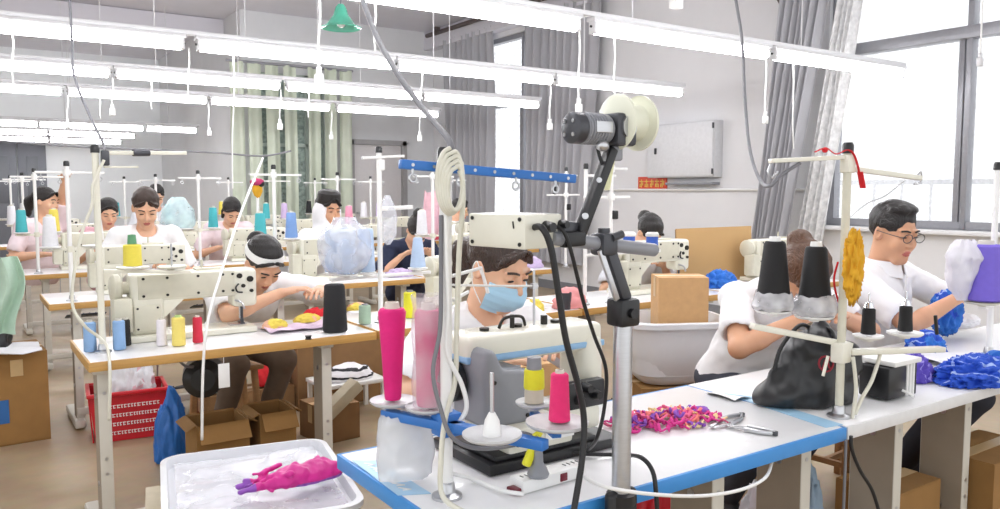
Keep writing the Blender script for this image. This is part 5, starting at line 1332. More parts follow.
p = at_h(312, 344, TT); t = thing('black_bobbin', 'small black bobbin on the pink cloth before the big black cone', 'bobbin', (p.x, p.y + 0.04, TT + 0.014)); MB().lathe([(0, 0), (0.014, 0), (0.014, 0.003), (0.008, 0.004), (0.008, 0.012), (0.014, 0.013), (0.014, 0.016), (0, 0.016)], seg=18).build('spool', M_black, t); MB().lathe([(0.0085, 0.004), (0.012, 0.0045), (0.012, 0.0115), (0.0085, 0.012)], seg=18).build('wound_thread', M_black, t)

# the other tables of row two
def words_col(k): return ['nearest the aisle', 'second from the aisle', 'third from the aisle', 'fourth from the aisle', 'fifth from the aisle'][k]
for k, (x0, L_) in enumerate(((1.575, 1.2), (2.79, 1.2), (4.005, 1.2))):
    table('wood edged table of the second row, %s' % words_col(k + 1), L_, 0.56, M_wood, [-0.47 if k else -0.03, 0.45], (x0 + L_ / 2, Y2 + 0.28, 0), group='wood edged sewing tables', legw=0.09, yleg=-0.12)
lockstitch('cream machine behind the masked worker in the second row', (2.32, Y2 + 0.36, TT + 0.001))
mS = lockstitch('cream machine right of the steel column with blue spools over it', (3.62, Y2 + 0.34, TT + 0.001)); mS.scale = (1.12, 1.1, 1.1)

lockstitch('cream machine whose round wheel end peeps out left of the bowed brown hair', (4.84, Y2 + 0.34, TT + 0.001))
# stand with film wrapped pale blue cones
pS = Vector((1.75, 3.50, TT))
pS = at_y(381, 330, 3.5); pS.z = TT
stP = stand_base('white thread stand holding four pale blue cones in plastic film', (pS.x, pS.y, TT), at_y(381, 152, pS.y).z - TT, M_white, r=0.0125)
WP = lambda px, py, y: at_y(px, py, y) - pS
MB().bar(WP(362, 158, pS.y - .04), WP(404, 156, pS.y + 0.04), 0.012, 0.012, 0.002).box(WP(381, 165, pS.y), (0.03, 0.03, 0.05), bev=0.005).build('upper_cross_arm', M_white, stP)
MB().bar(WP(380, 209, pS.y), WP(412, 207, pS.y + 0.03), 0.018, 0.02, 0.002).build('middle_cross_arm', M_white, stP)
zp = at_y(381, 284, pS.y).z - TT + 0.045
qa, qb = WP(330, 284, pS.y + 0.0), WP(430, 286, pS.y + 0.05); qa.z = qb.z = zp - 0.008
MB().bar(qa, qb, 0.022, 0.014, 0.002).build('lower_cross_arm', M_white, stP)
for k, (px, py, dy, rb, rt, h, lab) in enumerate(((335, 281, 0.05, 0.047, 0.042, 0.2, 'farthest left'), (347, 284, -0.05, 0.047, 0.042, 0.215, 'in front of the farthest left one'), (366, 282, -0.02, 0.045, 0.036, 0.205, 'just left of the stand pole'), (418, 281, 0.03, 0.04, 0.022, 0.15, 'short, right of the pole'))):
    p = at_y(px, py, pS.y + dy); q = p - pS; q.z = zp + 0.014
    stand_disc(stP, q.x, q.y, q.z, 0.05, M_white, 0)
    cone('pale_blue_%d' % k, 'pale blue thread cone on the film wrapped stand, %s' % lab, (p.x, p.y, TT + zp + 0.0215), rb=rb, rt=rt, h=h, hexc='bcd2ee')
p = at_y(345, 283, pS.y - 0.02)
bag('clear film bag swelling round the left pale blue cones', (p.x, p.y, TT + zp + 0.022), [(0.07, 0.0), (0.1, 0.03), (0.12, 0.09), (0.125, 0.15), (0.11, 0.2), (0.06, 0.235), (0.05, 0.26)], 11, mat_plastic_film('pale_blue_film', 'f4f6fb', 0.26, 0.12, 0.16, 10), jit=0.14)
p = at_y(388, 240, pS.y + 0.03)
bag('bunched clear bag hanging near the top of the film wrapped stand', (p.x, p.y, at_y(388, 245, pS.y).z), [(0.01, 0.0), (0.04, 0.04), (0.05, 0.12), (0.03, 0.2), (0.012, 0.24)], 13, mat_plastic_film('pale_blue_film', 'f4f6fb', 0.26, 0.12, 0.16, 10), jit=0.2)
for k, (px, py, hexc, kind, rb, rt, h, lab) in enumerate(((365, 324, 'a9c4ac', 'sage', 0.03, 0.027, 0.09, 'sage green spool on the table under the film wrapped stand'), (410, 318, 'e3e08a', 'lemon', 0.034, 0.03, 0.13, 'lemon yellow spool behind the bagged pink cone'))):
    p = at_h(px, py, TT); cone(kind, lab, (p.x, p.y, TT + 0.0015), rb=rb, rt=rt, h=h, hexc=hexc, core=M_grey)

# ================================================================== far rows
tabA = None; stA = None; mA = None; farcones = []
tproto = table('', 1.2, 0.56, M_wood, [-0.47, 0.45], (0, 0, -20), 'wood edged sewing tables', legw=0.09, yleg=-0.12)
mproto = lockstitch('', (0, 0, -20), 0, 'cream lockstitch machines of the far rows')
def far_stand(loc):
    t = stand_base('', loc, 0.78, M_white, 'thread stands of the far rows', r=0.012)
    stand_arm(t, 0.74, (-0.16, 0), (0.2, 0.03), M_white, 0.014, 0.014); stand_arm(t, 0.30, (-0.14, -0.02), (0.18, 0.03), M_cream, 0.02, 0.014)
    stand_disc(t, -0.10, -0.015, 0.312, 0.055, M_white, 0); stand_disc(t, 0.12, 0.02, 0.312, 0.055, M_white, 0)
    for x in (-0.13, 0.17): stand_eye(t, x, 0.0, 0.735, 0.012, 0.02)
    return t
sproto = far_stand((0, 0, -20))
used = dict(t=False, m=False, s=False)
def place(kind, proto, loc, label, rz=0.0):
    if not used[kind]:
        used[kind] = True; proto.location = loc; proto.rotation_euler = (0, 0, rz); proto['label'] = label; return proto
    return copy_tree(proto, loc, rz, label)
rowsY = [('third', 5.10, 4), ('fourth', 6.95, 4), ('fifth', 8.8, 4), ('sixth', 10.6, 4)]
thr = [('far_teal', '49b3bb', 'teal'), ('far_white', 'e9e9ee', 'white'), ('far_yellow', 'e8d65e', 'yellow'), ('far_black', '1a1a1c', 'black'), ('far_blue', '7da2da', 'blue'), ('far_lilac', 'cbb6dc', 'lilac'), ('far_pink', 'e99cb6', 'pink')]
rnd = random.Random(21)
cone_sizes = dict(rb=0.042, rt=0.03, h=0.17)
for rn, y, n in rowsY:
    for k in range(n):
        if y > 10 and k == 0: pass
        x = 0.42 + 1.215 * k + 0.6 if k < 3 else 0.42 + 1.215 * k + 0.6
        if k == 3 and y < 6: continue
        col = words_col(k)
        place('t', tproto, (x, y + 0.28, 0), 'wood edged sewing table in the %s row from the front, %s' % (rn, col))
        place('m', mproto, (x + rnd.uniform(-0.08, 0.08), y + 0.36, TT + 0.001), 'cream sewing machine in the %s row from the front, %s' % (rn, col))
        sx_ = x - 0.5 + rnd.uniform(-0.02, 0.05); sy_ = y + 0.10
        place('s', sproto, (sx_, sy_, TT), 'white thread stand in the %s row from the front, %s' % (rn, col))
        for dx, dy in ((-0.10, -0.015), (0.12, 0.02)):
            if rnd.random() < 0.8:
                kk = rnd.choice(thr)
                if (rn, k) == ('fourth', 1): kk = thr[0]
                if (rn, k) == ('third', 0): kk = thr[1] if dx < 0 else thr[3]
                if (rn, k) == ('third', 2): kk = thr[1] if dx < 0 else thr[5]
                cone(kk[0], '%s thread cone, %s one on the %s row stand %s' % (kk[2], 'left' if dx < 0 else 'right', rn, col), (sx_ + dx, sy_ + dy, TT + 0.312 + 0.0075), 'thread cones of the far rows', hexc=kk[1], **cone_sizes)
        # cloth on the table
        hx = rnd.choice([('e2c3cf', 'pink'), ('d9d9e2', 'white'), ('c24a58', 'red'), ('c9b6d8', 'lilac'), ('dcc7a0', 'tan')])
        o = crumple('cloth_pile', (0.11, 0.10, 0.05 + 0.05 * rnd.random()), 60 + int(y * 7) + k, [mat('far_cloth_' + hx[1], hx[0], 0.9, var=0.1)], None, (x + 0.49, y + 0.22, TT + 0.001), folds=9, amp=0.5, sub=4)
        tag(o, '%s cloth on the table in the %s row from the front, %s' % (hx[1], rn, col), 'fabric', 'cloth on the far tables')
# blue spools above the cream machine by the steel column
for px, lab in ((629, 'left of the two blue spools over the cream machine by the wall'), (652, 'right of the two blue spools over the cream machine by the wall')):
    p = at_y(px, 249, Y2 + 0.13)
    c_ = cone('royal_spool', lab, (p.x, p.y, p.z), rb=0.036, rt=0.034, h=0.075, hexc='3c64c4', core=M_white, tip=False)
    MB().lathe([(0, 0.0755), (0.04, 0.0755), (0.04, 0.09), (0.03, 0.1), (0, 0.1)], seg=24).build('spool_cap', M_white, c_)
p = at_y(640, 250, Y2 + 0.13)
stB = stand_base('pale thread stand whose arm carries the two blue spools', (p.x - 0.42, Y2 + 0.13, TT), 0.76, M_white)
MB().bar((0, 0, p.z - TT - 0.012), (0.58, 0, p.z - TT - 0.012), 0.022, 0.014, 0.002).build('cross_arm', M_white, stB); MB().bar((0, 0, 0.72), (0.22, 0, 0.72), 0.014, 0.014).build('upper_cross_arm', M_white, stB)
for px in (629, 652):
    q = at_y(px, 249, Y2 + 0.13); stand_disc(stB, q.x - stB.location.x, 0, q.z - TT - 0.0075, 0.05, M_white, 0)

# machine heads with black fittings behind the control box
for px, py, lab in ((611, 212, 'tall white thread stand pole beside the black reel arm'), (566, 205, 'white thread stand behind the cream control box')):
    p = at_y(px, py, 3.38 if px > 580 else 5.16)
    s_ = stand_base(lab, (p.x, p.y, TT), 0.8 + (0.1 if px > 580 else 0.0), M_white)
    stand_arm(s_, 0.6, (-0.2, 0), (0.16, 0.02), M_white, 0.014, 0.014); stand_arm(s_, 0.76, (-0.1, 0), (0.12, 0), M_white, 0.012, 0.012)
    MB().box((0.02, 0, 0.5), (0.04, 0.04, 0.05), bev=0.006).build('clip', M_black, s_); MB().box((-0.12, 0, 0.64), (0.02, 0.03, 0.07), bev=0.004).build('clip', M_black, s_)

# ================================================================== people
M_navy = mat('navy_jersey', '28304a', 0.9, var=0.08)
M_pinkshirt = mat('pale_pink_jersey', 'ead9de', 0.85, var=0.03)
M_greyshirt = mat('pale_grey_jersey', 'd4d6dc', 0.85, var=0.03)
M_apron = mat('blush_jersey', 'd8aab4', 0.85, var=0.05)
R180 = PI
person((1.34, 2.195, 0), R180 + 0.12, 'person in a white T-shirt and pale blue face mask bent over the front machine', lean=0.22, headp=0.42, heady=0.05,
       hands=((0.16, 0.30, 0.88), (-0.16, 0.28, 0.88)), hair=M_hairb, style='ponytail', vox=0.0052, mask=True, text=True, shirt_seed=3, scale=1.03, seat=0.435)
person((2.80, 2.28, 0), R180 - 0.22, 'person in a loose white shirt with brown hair, head bowed behind the black cones', lean=0.52, headp=1.2, heady=0.0,
       hands=((0.08, 0.46, 0.87), (-0.12, 0.46, 0.87)), hair=M_hairr, style='bun', vox=0.0055, shirt_seed=8, scale=1.05, sleeve=0.45, skin=M_skin2)
person((3.42, 2.035, 0), R180 + 0.08, 'person with short black hair and glasses in a white polo shirt, holding blue fabric', lean=0.1, headp=0.24, heady=-0.32,
       hands=((-0.0, 0.35, 0.9), (-0.2, 0.31, 0.9)), hair=M_hairk, vox=0.0052, male=True, collar=True, glasses=True, shirt_seed=5, scale=1.05, skin=M_skin2, seat=0.44)
person((1.21, 4.37, 0), R180 + 0.08, 'person with a white headband sewing at the wood edged table on the left', lean=0.73, headp=0.8, heady=0.05,
       hands=((-0.02, 0.60, 0.87), (-0.22, 0.60, 0.87)), hair=M_hairk, style='bun', vox=0.0055, band=M_white, shirt_seed=11, scale=1.04, trousers=mat('taupe_trouser_cloth', '6d5c4e', 0.9, var=0.1))
person((3.96, 4.2, 0), R180 - 0.1, 'person with black hair bent over the cream machine near the wall, behind the blue spools', lean=0.30, headp=0.85,
       hands=((0.14, 0.27, 0.87), (-0.12, 0.28, 0.87)), hair=M_hairk, style='bun', vox=0.0075, shirt=M_greyshirt, lower=False)
person((1.09, 5.95, 0), R180 - 0.12, 'person in white with hair tied back, facing us behind the yellow cone', lean=0.2, headp=0.5,
       hands=((0.14, 0.27, 0.87), (-0.12, 0.28, 0.87)), hair=M_hairb, style='bun', vox=0.007, shirt_seed=13, lower=False, scale=1.04, seat=0.54)
person((2.37, 5.95, 0), R180 + 0.25, 'person in a white hood and dark cap behind the film wrapped cones', lean=0.1, headp=0.2, heady=-0.1,
       hands=((0.14, 0.27, 0.87), (-0.12, 0.28, 0.87)), hair=M_hairk, style='short', vox=0.0075, hoodie=M_whitec, lower=False, skin=M_skin2, scale=1.06, sleeve=1)
person((3.10, 5.95, 0), R180 - 0.1, 'person in navy with bowed dark head, left of the cable coil', lean=0.32, headp=0.95,
       hands=((0.14, 0.27, 0.87), (-0.12, 0.28, 0.87)), hair=M_hairk, style='high_bun', vox=0.0075, shirt=M_navy, lower=False, seat=0.44)
person((0.60, 7.88, 0), R180 + 0.5, 'person at the far left with dark tied hair and one arm raised', lean=0.1, headp=0.15, heady=0.35,
       hands=((0.14, 0.27, 0.87), (-0.02, 0.34, 1.5)), hair=M_hairk, style='ponytail', vox=0.008, lower=False, shirt=M_pinkshirt, seat=0.58)
person((1.12, 7.85, 0), R180, 'person in blush pink between the far left worker and the one facing us', lean=0.15, headp=0.4,
       hands=((0.14, 0.27, 0.87), (-0.12, 0.28, 0.87)), hair=M_hairk, style='bun', vox=0.008, lower=False, shirt=M_apron, seat=0.5)
person((2.14, 7.8, 0), R180, 'person in the fourth row behind the teal cones, head bowed', lean=0.3, headp=0.7,
       hands=((0.14, 0.27, 0.87), (-0.12, 0.28, 0.87)), hair=M_hairk, style='short', vox=0.008, lower=False, shirt=M_pinkshirt, seat=0.54)
person((4.72, 7.98, 0), R180 + 0.9, 'person in the fourth row seen from the side, left of the control box', lean=0.15, headp=0.3,
       hands=((0.14, 0.27, 0.87), (-0.12, 0.28, 0.87)), hair=M_hairk, vox=0.008, male=True, lower=False)
person((1.87, 9.65, 0), R180, 'person in the fifth row whose dark hair shows above the white worker', lean=0.15, headp=0.5,
       hands=((0.14, 0.27, 0.87), (-0.12, 0.28, 0.87)), hair=M_hairk, style='bun', vox=0.009, lower=False, shirt=M_greyshirt, seat=0.64)
stool(1.37, 2.16, R180 + 0.12, 'wooden stool under the masked worker'); stool(2.80, 2.28, R180 - 0.22, 'wooden stool under the worker behind the black cones')
stool(3.42, 2.035, R180 + 0.08, 'wooden stool under the worker in glasses'); stool(1.21, 4.37, R180 + 0.08, 'wooden stool under the headband worker')
# blue fabric in the hands of the shirted worker
p = at_y(945, 338, 1.74)
o = crumple('held_fabric', (0.085, 0.06, 0.10), 71, [M_azure, M_royal], None, (p.x, p.y, max(TT + 0.006, p.z - 0.06)), folds=11, amp=0.5, flat=False, multi=2); tag(o, 'blue fabric lifted in the hands of the worker in glasses', 'fabric')
p = at_y(958, 322, 1.76)
o = crumple('held_cloth', (0.12, 0.075, 0.035), 73, [M_whitec], None, (p.x, p.y, p.z - 0.03), folds=8, amp=0.35, flat=False); tag(o, 'white cloth lifted above the blue fabric by the worker in glasses', 'fabric')

# ================================================================== plastic wrapped teal cones far left, hanging cloth
p = at_y(178, 212, 7.2)
bag('bag of pale teal film over the cones behind the worker facing us', (p.x, p.y, 1.07), [(0.11, 0.0), (0.14, 0.06), (0.13, 0.16), (0.08, 0.24), (0.05, 0.27)], 15, mat_plastic_film('teal_film', 'dcf2f4', 0.38, 0.25, 0.15, 8), jit=0.15)
p = Vector((1.72, 5.45, at_y(258, 190, 5.45).z))
t = thing('yellow_ribbon', 'yellow cloth with red knot tied on a far stand above the headband worker', 'ribbon', (p.x, p.y, p.z))
MB().cyl((0, 0, TT - p.z), (0, 0, 0.06), 0.01).build('pole', M_white, t)
c_ = crumple('cloth', (0.035, 0.03, 0.07), 81, [mat('mustard_cloth', 'e0a92a', 0.85)], t, (0, 0, -0.06), folds=9, amp=0.5, sub=3, flat=False)
MB().ball((-0.01, -0.03, 0.055), (0.05, 0.02, 0.025)).ball((0.02, -0.02, 0.045), 0.026, m=1).build('knot', [mat('dark_pink_knot', 'b8386a', 0.8), M_black], t)

# ================================================================== floor things
def carton(label, c, s, rz, top='open', m=None, flapang=0.5, marks=None, name='cardboard_box', z0=0.0):
    t = thing(name, label, 'box', (c[0], c[1], z0), rz)
    m = m or M_card; w, d, h = s; e = 0.008
    b = MB(); b.box((0, 0, e / 2 + 0.001), (w, d, e))
    b.box((0, -d / 2 + e / 2, h / 2), (w, e, h)).box((0, d / 2 - e / 2, h / 2), (w, e, h)).box((-w / 2 + e / 2, 0, h / 2), (e, d - 2 * e, h)).box((w / 2 - e / 2, 0, h / 2), (e, d - 2 * e, h))
    b.build('box_body', m, t)
    if top == 'open':
        for s_ in (-1, 1):
            R = Matrix.Rotation(s_ * flapang, 3, 'X')
            MB().box(Vector((0, s_ * d / 2, h)) + R @ Vector((0, s_ * d * 0.2, 0.004)), (w - 0.01, d * 0.4, 0.005), R=R).build('flap', m, t)
            R = Matrix.Rotation(-s_ * (flapang + 0.4), 3, 'Y')
            MB().box(Vector((s_ * w / 2, 0, h)) + R @ Vector((s_ * w * 0.1, 0, 0.004)), (w * 0.2, d - 0.02, 0.005), R=R).build('flap', m, t)
    else:
        MB().box((0, -d / 4, h + 0.003), (w, d / 2 - 0.002, 0.005)).box((0, d / 4, h + 0.003), (w, d / 2 - 0.002, 0.005)).build('flap', m, t)
        MB().box((0, 0, h + 0.006), (w + 0.002, 0.05, 0.001)).box((-w / 2 - 0.001, 0, h - 0.05), (0.001, 0.05, 0.1)).box((w / 2 + 0.001, 0, h - 0.05), (0.001, 0.05, 0.1)).build('packing_tape', mat('tan_packing_tape', 'c9ab7c', 0.3), t)
    if marks: marks(t, w, d, h)
    return t
def blue_label(t, w, d, h):
    MB().box((-0.05, -d / 2 - 0.001, h * 0.38), (0.17, 0.002, 0.13)).build('printed_label', mat('blue_print', '2b62a0', 0.6), t)
    MB().box((0.08, -d / 2 - 0.001, h * 0.85), (0.06, 0.002, 0.09)).build('sticker', mat('tan_packing_tape', 'c9ab7c', 0.3), t)
carton('large brown carton with a blue printed label at the left edge of the floor', (0.16, 5.28), (0.46, 0.42, 0.50), 0.05, 'closed', M_card, marks=blue_label)
def low(label, px, py, s, rz, **k):
    p = at_h(px, py, 0.0); return carton(label, (p.x, p.y), s, rz, **k)
carton('open brown carton under the left table, left of two', (0.955, 3.70), (0.23, 0.22, 0.36), 0.0, flapang=-0.9)
carton('open brown carton under the left table, right of two', (1.205, 3.70), (0.17, 0.22, 0.37), 0.0, flapang=-0.9)
carton('brown carton standing behind the right leg of the left table', (1.72, 4.24), (0.24, 0.26, 0.2), 0.1, top='closed', m=M_cardd)
carton('dark brown carton far back under the left table', (2.05, 4.95), (0.6, 0.25, 0.42), 0.0, top='closed', m=M_cardd)

# slanting beam like box and white shelf
t = thing('cardboard_tube_box', 'long pale box leaning at a slant under the left table', 'box', (1.63, 3.98, 0.0), 0.0)
MB().bar(at_y(322, 418, 4.0) - t.location, at_y(357, 383, 4.0) - t.location, 0.10, 0.06, 0.004).build('box_body', mat('pale_cardboard', 'c9bea6', 0.8), t)
t = thing('white_shelf', 'low white shelf with folded white cloth, behind the right table leg', 'shelf', (1.99, 4.62, 0.0))
zs = at_y(330, 380, 4.62).z
MB().box((0, 0, zs - 0.012), (0.42, 0.3, 0.024), bev=0.004).build('board', M_white, t)
for sx_ in (-0.19, 0.19):
    for sy_ in (-0.13, 0.13): MB().box((sx_, sy_, (zs - 0.024) / 2), (0.024, 0.024, zs - 0.024)).build('leg', M_white, t)
o = crumple('folded_cloth', (0.17, 0.11, 0.085), 91, [mat_stripes('printed_white_cloth', [(0.0, 'efeef2'), (0.82, '2a2a30')], 7, 'Z', 0.85, 3), M_pink_c], None, (1.99, 4.60, zs + 0.001), folds=8, amp=0.3, sub=4); tag(o, 'folded white cloth with dark print on the low shelf', 'fabric')

# red basket with white lettering, full of cloth
c = at_h(122, 442, 0.0)
t = thing('red_basket', 'red plastic basket printed with white lines of writing, under the left table', 'basket', (0.78, 4.95, 0.0), -0.1)
def bwall(y): return 0
w_, d_, h_ = 0.40, 0.30, 0.27
bm_ = MB()
for s in (-1, 1):
    bm_.prism([(-w_ * .43, 0), (w_ * .43, 0), (w_ * .5, h_), (-w_ * .5, h_)], 0.008, Matrix.Translation((0, s * d_ / 2 * 0.93, 0.004)) @ Matrix.Rotation(PI / 2 - s * -0.03, 4, 'X'))
    bm_.prism([(-d_ * .43, 0), (d_ * .43, 0), (d_ * .5, h_), (-d_ * .5, h_)], 0.008, Matrix.Translation((s * w_ / 2 * 0.94, 0, 0.004)) @ Matrix.Rotation(PI / 2, 4, 'Z') @ Matrix.Rotation(PI / 2 + s * 0.06, 4, 'X'))
bm_.box((0, 0, 0.008), (w_ * .86, d_ * .86, 0.008)); bm_.build('basket_body', M_red, t)
r_ = MB()
for s in (-1, 1): r_.box((0, s * d_ / 2 * 1.0, h_), (w_ * 1.05, 0.022, 0.022), bev=0.006).box((s * w_ / 2, 0, h_), (0.022, d_, 0.022), bev=0.006)
r_.build('rim', M_red, t)
rnd = random.Random(9)
for row in range(4):
    x = -0.165; tx = MB()
    while x < 0.155:
        ww = rnd.uniform(0.008, 0.02); z = 0.05 + 0.05 * row
        yy = -d_ / 2 * 0.93 - 0.0105 - 0.03 * z
        if True:
            tx.box((x + ww / 2, yy, z + 0.008), (ww, 0.002, 0.004)).box((x + ww / 2, yy, z - 0.006), (ww * 0.8, 0.002, 0.004)).box((x + ww * 0.3, yy, z), (0.004, 0.002, 0.018))
        x += ww + 0.004
    tx.build('lettering', M_white, t)
o = crumple('white_cloth_heap', (0.155, 0.105, 0.3), 95, [M_whitec, M_whitec, M_pink_c], None, (0.78, 4.95, 0.16), folds=12, amp=0.6, sub=5, multi=3); tag(o, 'heap of white and blush cloth filling the red basket', 'fabric')
# blue bag and dark motor under the left table
p = at_h(176, 452, 0.0)
o = crumple('blue_bag', (0.085, 0.07, 0.33), 97, [mat('blue_bag_plastic', '2d6fc0', 0.4, var=0.12)], None, (0.88, 4.30, 0.002), folds=7, amp=0.4, sub=5); tag(o, 'blue plastic bag standing on the floor under the left table', 'bag')
t = thing('table_motor', 'round black motor hung under the left table top', 'motor', (0.88, 3.60, 0.0))
MB().lathe([(0, -0.09), (0.05, -0.09), (0.085, -0.06), (0.09, 0.03), (0.06, 0.08), (0, 0.08)], (0, 0, 0.585), (0.3, 1, 0), seg=24).build('motor_case', M_black, t)
MB().box((0, 0.02, 0.69), (0.05, 0.1, 0.066)).build('mount', M_dgrey, t); MB().tube([(-0.05, -0.05, 0.64), (-0.1, -0.1, 0.66), (-0.14, -0.1, 0.71)], 0.006).build('lead', M_grey_cable, t)
p = at_y(222, 374, 3.32)
t = thing('hanging_tag', 'white label hanging from the front edge of the left table', 'tag', (p.x, 3.29, 0.70)); MB().box((0, 0, -0.055), (0.045, 0.003, 0.1), bev=0.001).build('card', M_white, t); MB().cyl((0, 0, -0.008), (0, 0.0, 0.022), 0.0015, seg=6).build('string', M_white, t)
o = crumple('red_cloth_bag', (0.11, 0.09, 0.13), 101, [M_redc], None, (1.62, 4.95, 0.175), folds=8, amp=0.4, sub=4); tag(o, 'red cloth bag among the cartons under the left table', 'bag')
t = thing('low_bench', 'low wooden bench under the cartons and bags of the left table', 'bench', (1.5, 4.75, 0)) if False else None
o = crumple('green_cloth', (0.12, 0.09, 0.16), 103, [mat('green_grey_cloth', '8fb0a4', 0.85, var=0.15)], None, (1.34, 4.95, 0.175), folds=7, amp=0.5, sub=4); tag(o, 'green grey cloth bundle under the middle of the left table', 'fabric')
carton('carton carrying the green and red bundles under the left table', (1.46, 4.96), (0.56, 0.2, 0.16), 0.0, top='closed', m=M_cardd)
o = crumple('white_sack', (0.13, 0.09, 0.15), 105, [M_whitec], None, (2.22, 4.95, 0.432), folds=7, amp=0.35, sub=4); tag(o, 'white sack on the dark carton far under the left table', 'sack')
o = crumple('red_sack', (0.13, 0.1, 0.18), 106, [M_redc], None, (1.92, 4.95, 0.432), folds=7, amp=0.35, sub=4); tag(o, 'red sack on the dark carton far under the left table', 'sack')
# things on the big carton at left
o = crumple('black_sack', (0.15, 0.13, 0.14), 111, [mat('black_nylon', '232426', 0.38)], None, (0.10, 5.3, 0.51), folds=8, amp=0.4, sub=4); tag(o, 'black sack on the large carton at the left edge', 'sack')
p = at_y(14, 290, 5.2)
o = sheet(lambda u, v: (0.16 * (u - .5) + 0.03 * math.sin(5 * v), 0.04 * math.sin(9 * u + 2 * v), 0.42 * (1 - v) * 1.0), 14, 20, 0.004).build('hanging_towel', mat('pale_green_towel', 'b9d3c0', 0.9), None, (0.20, 5.06, 0.62)); tag(o, 'pale green towel hanging at the left edge above the black sack', 'towel')
o = sheet(lambda u, v: (0.42 * (u - .5), 0.3 * (v - .5), 0.004 + 0.02 * abs(math.sin(4 * u + 5 * v))), 18, 14, 0.004).build('white_cloth_sheet', M_whitec, None, (0.16, 5.13, 0.512)); tag(o, 'white cloth spread on the large carton at the left edge', 'fabric')

# ------------------------------------------------------------------ white tray on a carton, front left
P = [at_h(x, y, 0.55) for x, y in ((163, 457), (311, 439), (372, 492))]
ex = (P[1] - P[0]); ey = (P[1] - P[2]); wt, dt = ex.length, ey.length * 1.15
rz = math.atan2(ex.y, ex.x); wt += 0.05
ct = P[0] + ex * 0.5 - ex.normalized() * 0.025 - ey.normalized() * dt * 0.5
carton('open carton under the white tray at the front left', (ct.x - 0.03, ct.y, ), (wt + 0.03, dt + 0.02, 0.45), rz, top='closed', m=mat('pale_cardboard', 'c9bea6', 0.8))
t = thing('white_tray', 'milky white plastic tray with clear film lining at the front left', 'tray', (ct.x, ct.y, 0.462), rz)
def rrect(w, d, r, n=6):
    out = []
    for cx_, cy_, a0_ in ((w / 2 - r, d / 2 - r, 0), (-w / 2 + r, d / 2 - r, PI / 2), (-w / 2 + r, -d / 2 + r, PI), (w / 2 - r, -d / 2 + r, 1.5 * PI)):
        for k in range(n + 1): a = a0_ + PI / 2 * k / n; out.append((cx_ + r * math.cos(a), cy_ + r * math.sin(a)))
    return out
def loft(rings, name, mats, parent):
    bm = bmesh.new(); R = [[bm.verts.new(p) for p in r] for r in rings]
    for a, b in zip(R, R[1:]):
        n = len(a)
        for k in range(n): bm.faces.new((a[k], a[(k + 1) % n], b[(k + 1) % n], b[k]))
    bm.faces.new(R[0][::-1]); bm.faces.new(R[-1])
    bmesh.ops.recalc_face_normals(bm, faces=bm.faces[:])
    for f in bm.faces: f.smooth = True
    mb = MB(); mb.bm.free(); mb.bm = bm
    return mb.build(name, mats, parent)
def ring(w, d, r, z): return [(x, y, z) for x, y in rrect(w, d, r)]
M_tray = mat('milky_plastic', 'dfe1e5', 0.3, var=0.02, coat=0.3)
loft([ring(wt - .05, dt - .05, .06, 0), ring(wt - .02, dt - .02, .065, .07), ring(wt, dt, .07, .074), ring(wt, dt, .07, .09), ring(wt - .035, dt - .035, .06, .092), ring(wt - .045, dt - .045, .055, .06), ring(wt - .06, dt - .06, .05, .055)], 'tray_body', M_tray, t)
def film(u, v):
    x, y = (u - .5) * (wt - .08), (v - .5) * (dt - .08); q = Vector((x * 7, y * 7, 2.2))
    e = min(u, 1 - u, v, 1 - v)
    return (x, y, 0.064 + 0.018 * (0.5 + 0.5 * noise.noise(q)) + 0.012 * max(0, noise.ridged_multi_fractal(q * 0.8, 0.9, 2, 3, 0.9, 2) / 2.2 - 0.3) * min(1, e * 8))
sheet(film, 44, 52, 0.0006).build('film_lining', M_clear, t)
bpy.context.view_layer.update()
p = at_h(292, 486, 0.56)
M_mag = mat('magenta_satin', 'd01f8c', 0.4, var=0.12); M_mag2 = mat('violet_satin', '8b49b0', 0.4, var=0.1)
S = SDF([-0.2, -0.1, -0.01], [0.2, 0.1, 0.08], 0.004)
S.ell((0.05, 0, 0.02), (0.09, 0.045, 0.03), None, 0).cap((0.1, 0.02, 0.022), (0.12, 0.0, 0.02), 0.03, 0.025, 0.02).cap((0.0, 0.02, 0.025), (-0.14, 0.03, 0.012), 0.02, 0.008, 0.015).cap((0.0, -0.02, 0.025), (-0.15, -0.015, 0.012), 0.022, 0.008, 0.015).cap((0.0, 0.0, 0.028), (-0.12, 0.008, 0.02), 0.018, 0.006, 0.01)
for k in range(26):
    a = Vector((random.uniform(-0.13, 0.13), random.uniform(-0.035, 0.045), random.uniform(0.01, 0.04)))
    S.cap(a, a + Vector((random.uniform(0.02, 0.06), random.uniform(-0.03, 0.03), random.uniform(-0.01, 0.012))), random.uniform(0.004, 0.009), None, 0.004)
S.wrinkle(0.006, 95, 5).wrinkle(0.003, 200, 8).plane_cut((0, 0, 0), (0, 0, -1))
o = link_mesh('magenta_garment', S.mesh('magenta_garment'), [M_mag, M_mag2], None, (p.x, p.y, 0.565), None)
for f in o.data.polygons:
    if f.center.x < -0.11 or (f.center.z < 0.012 and f.center.x > 0): f.material_index = 1
o.rotation_euler = (0, 0, rz + 0.2); tag(o, 'shiny magenta garment lying on the film of the white tray', 'garment')

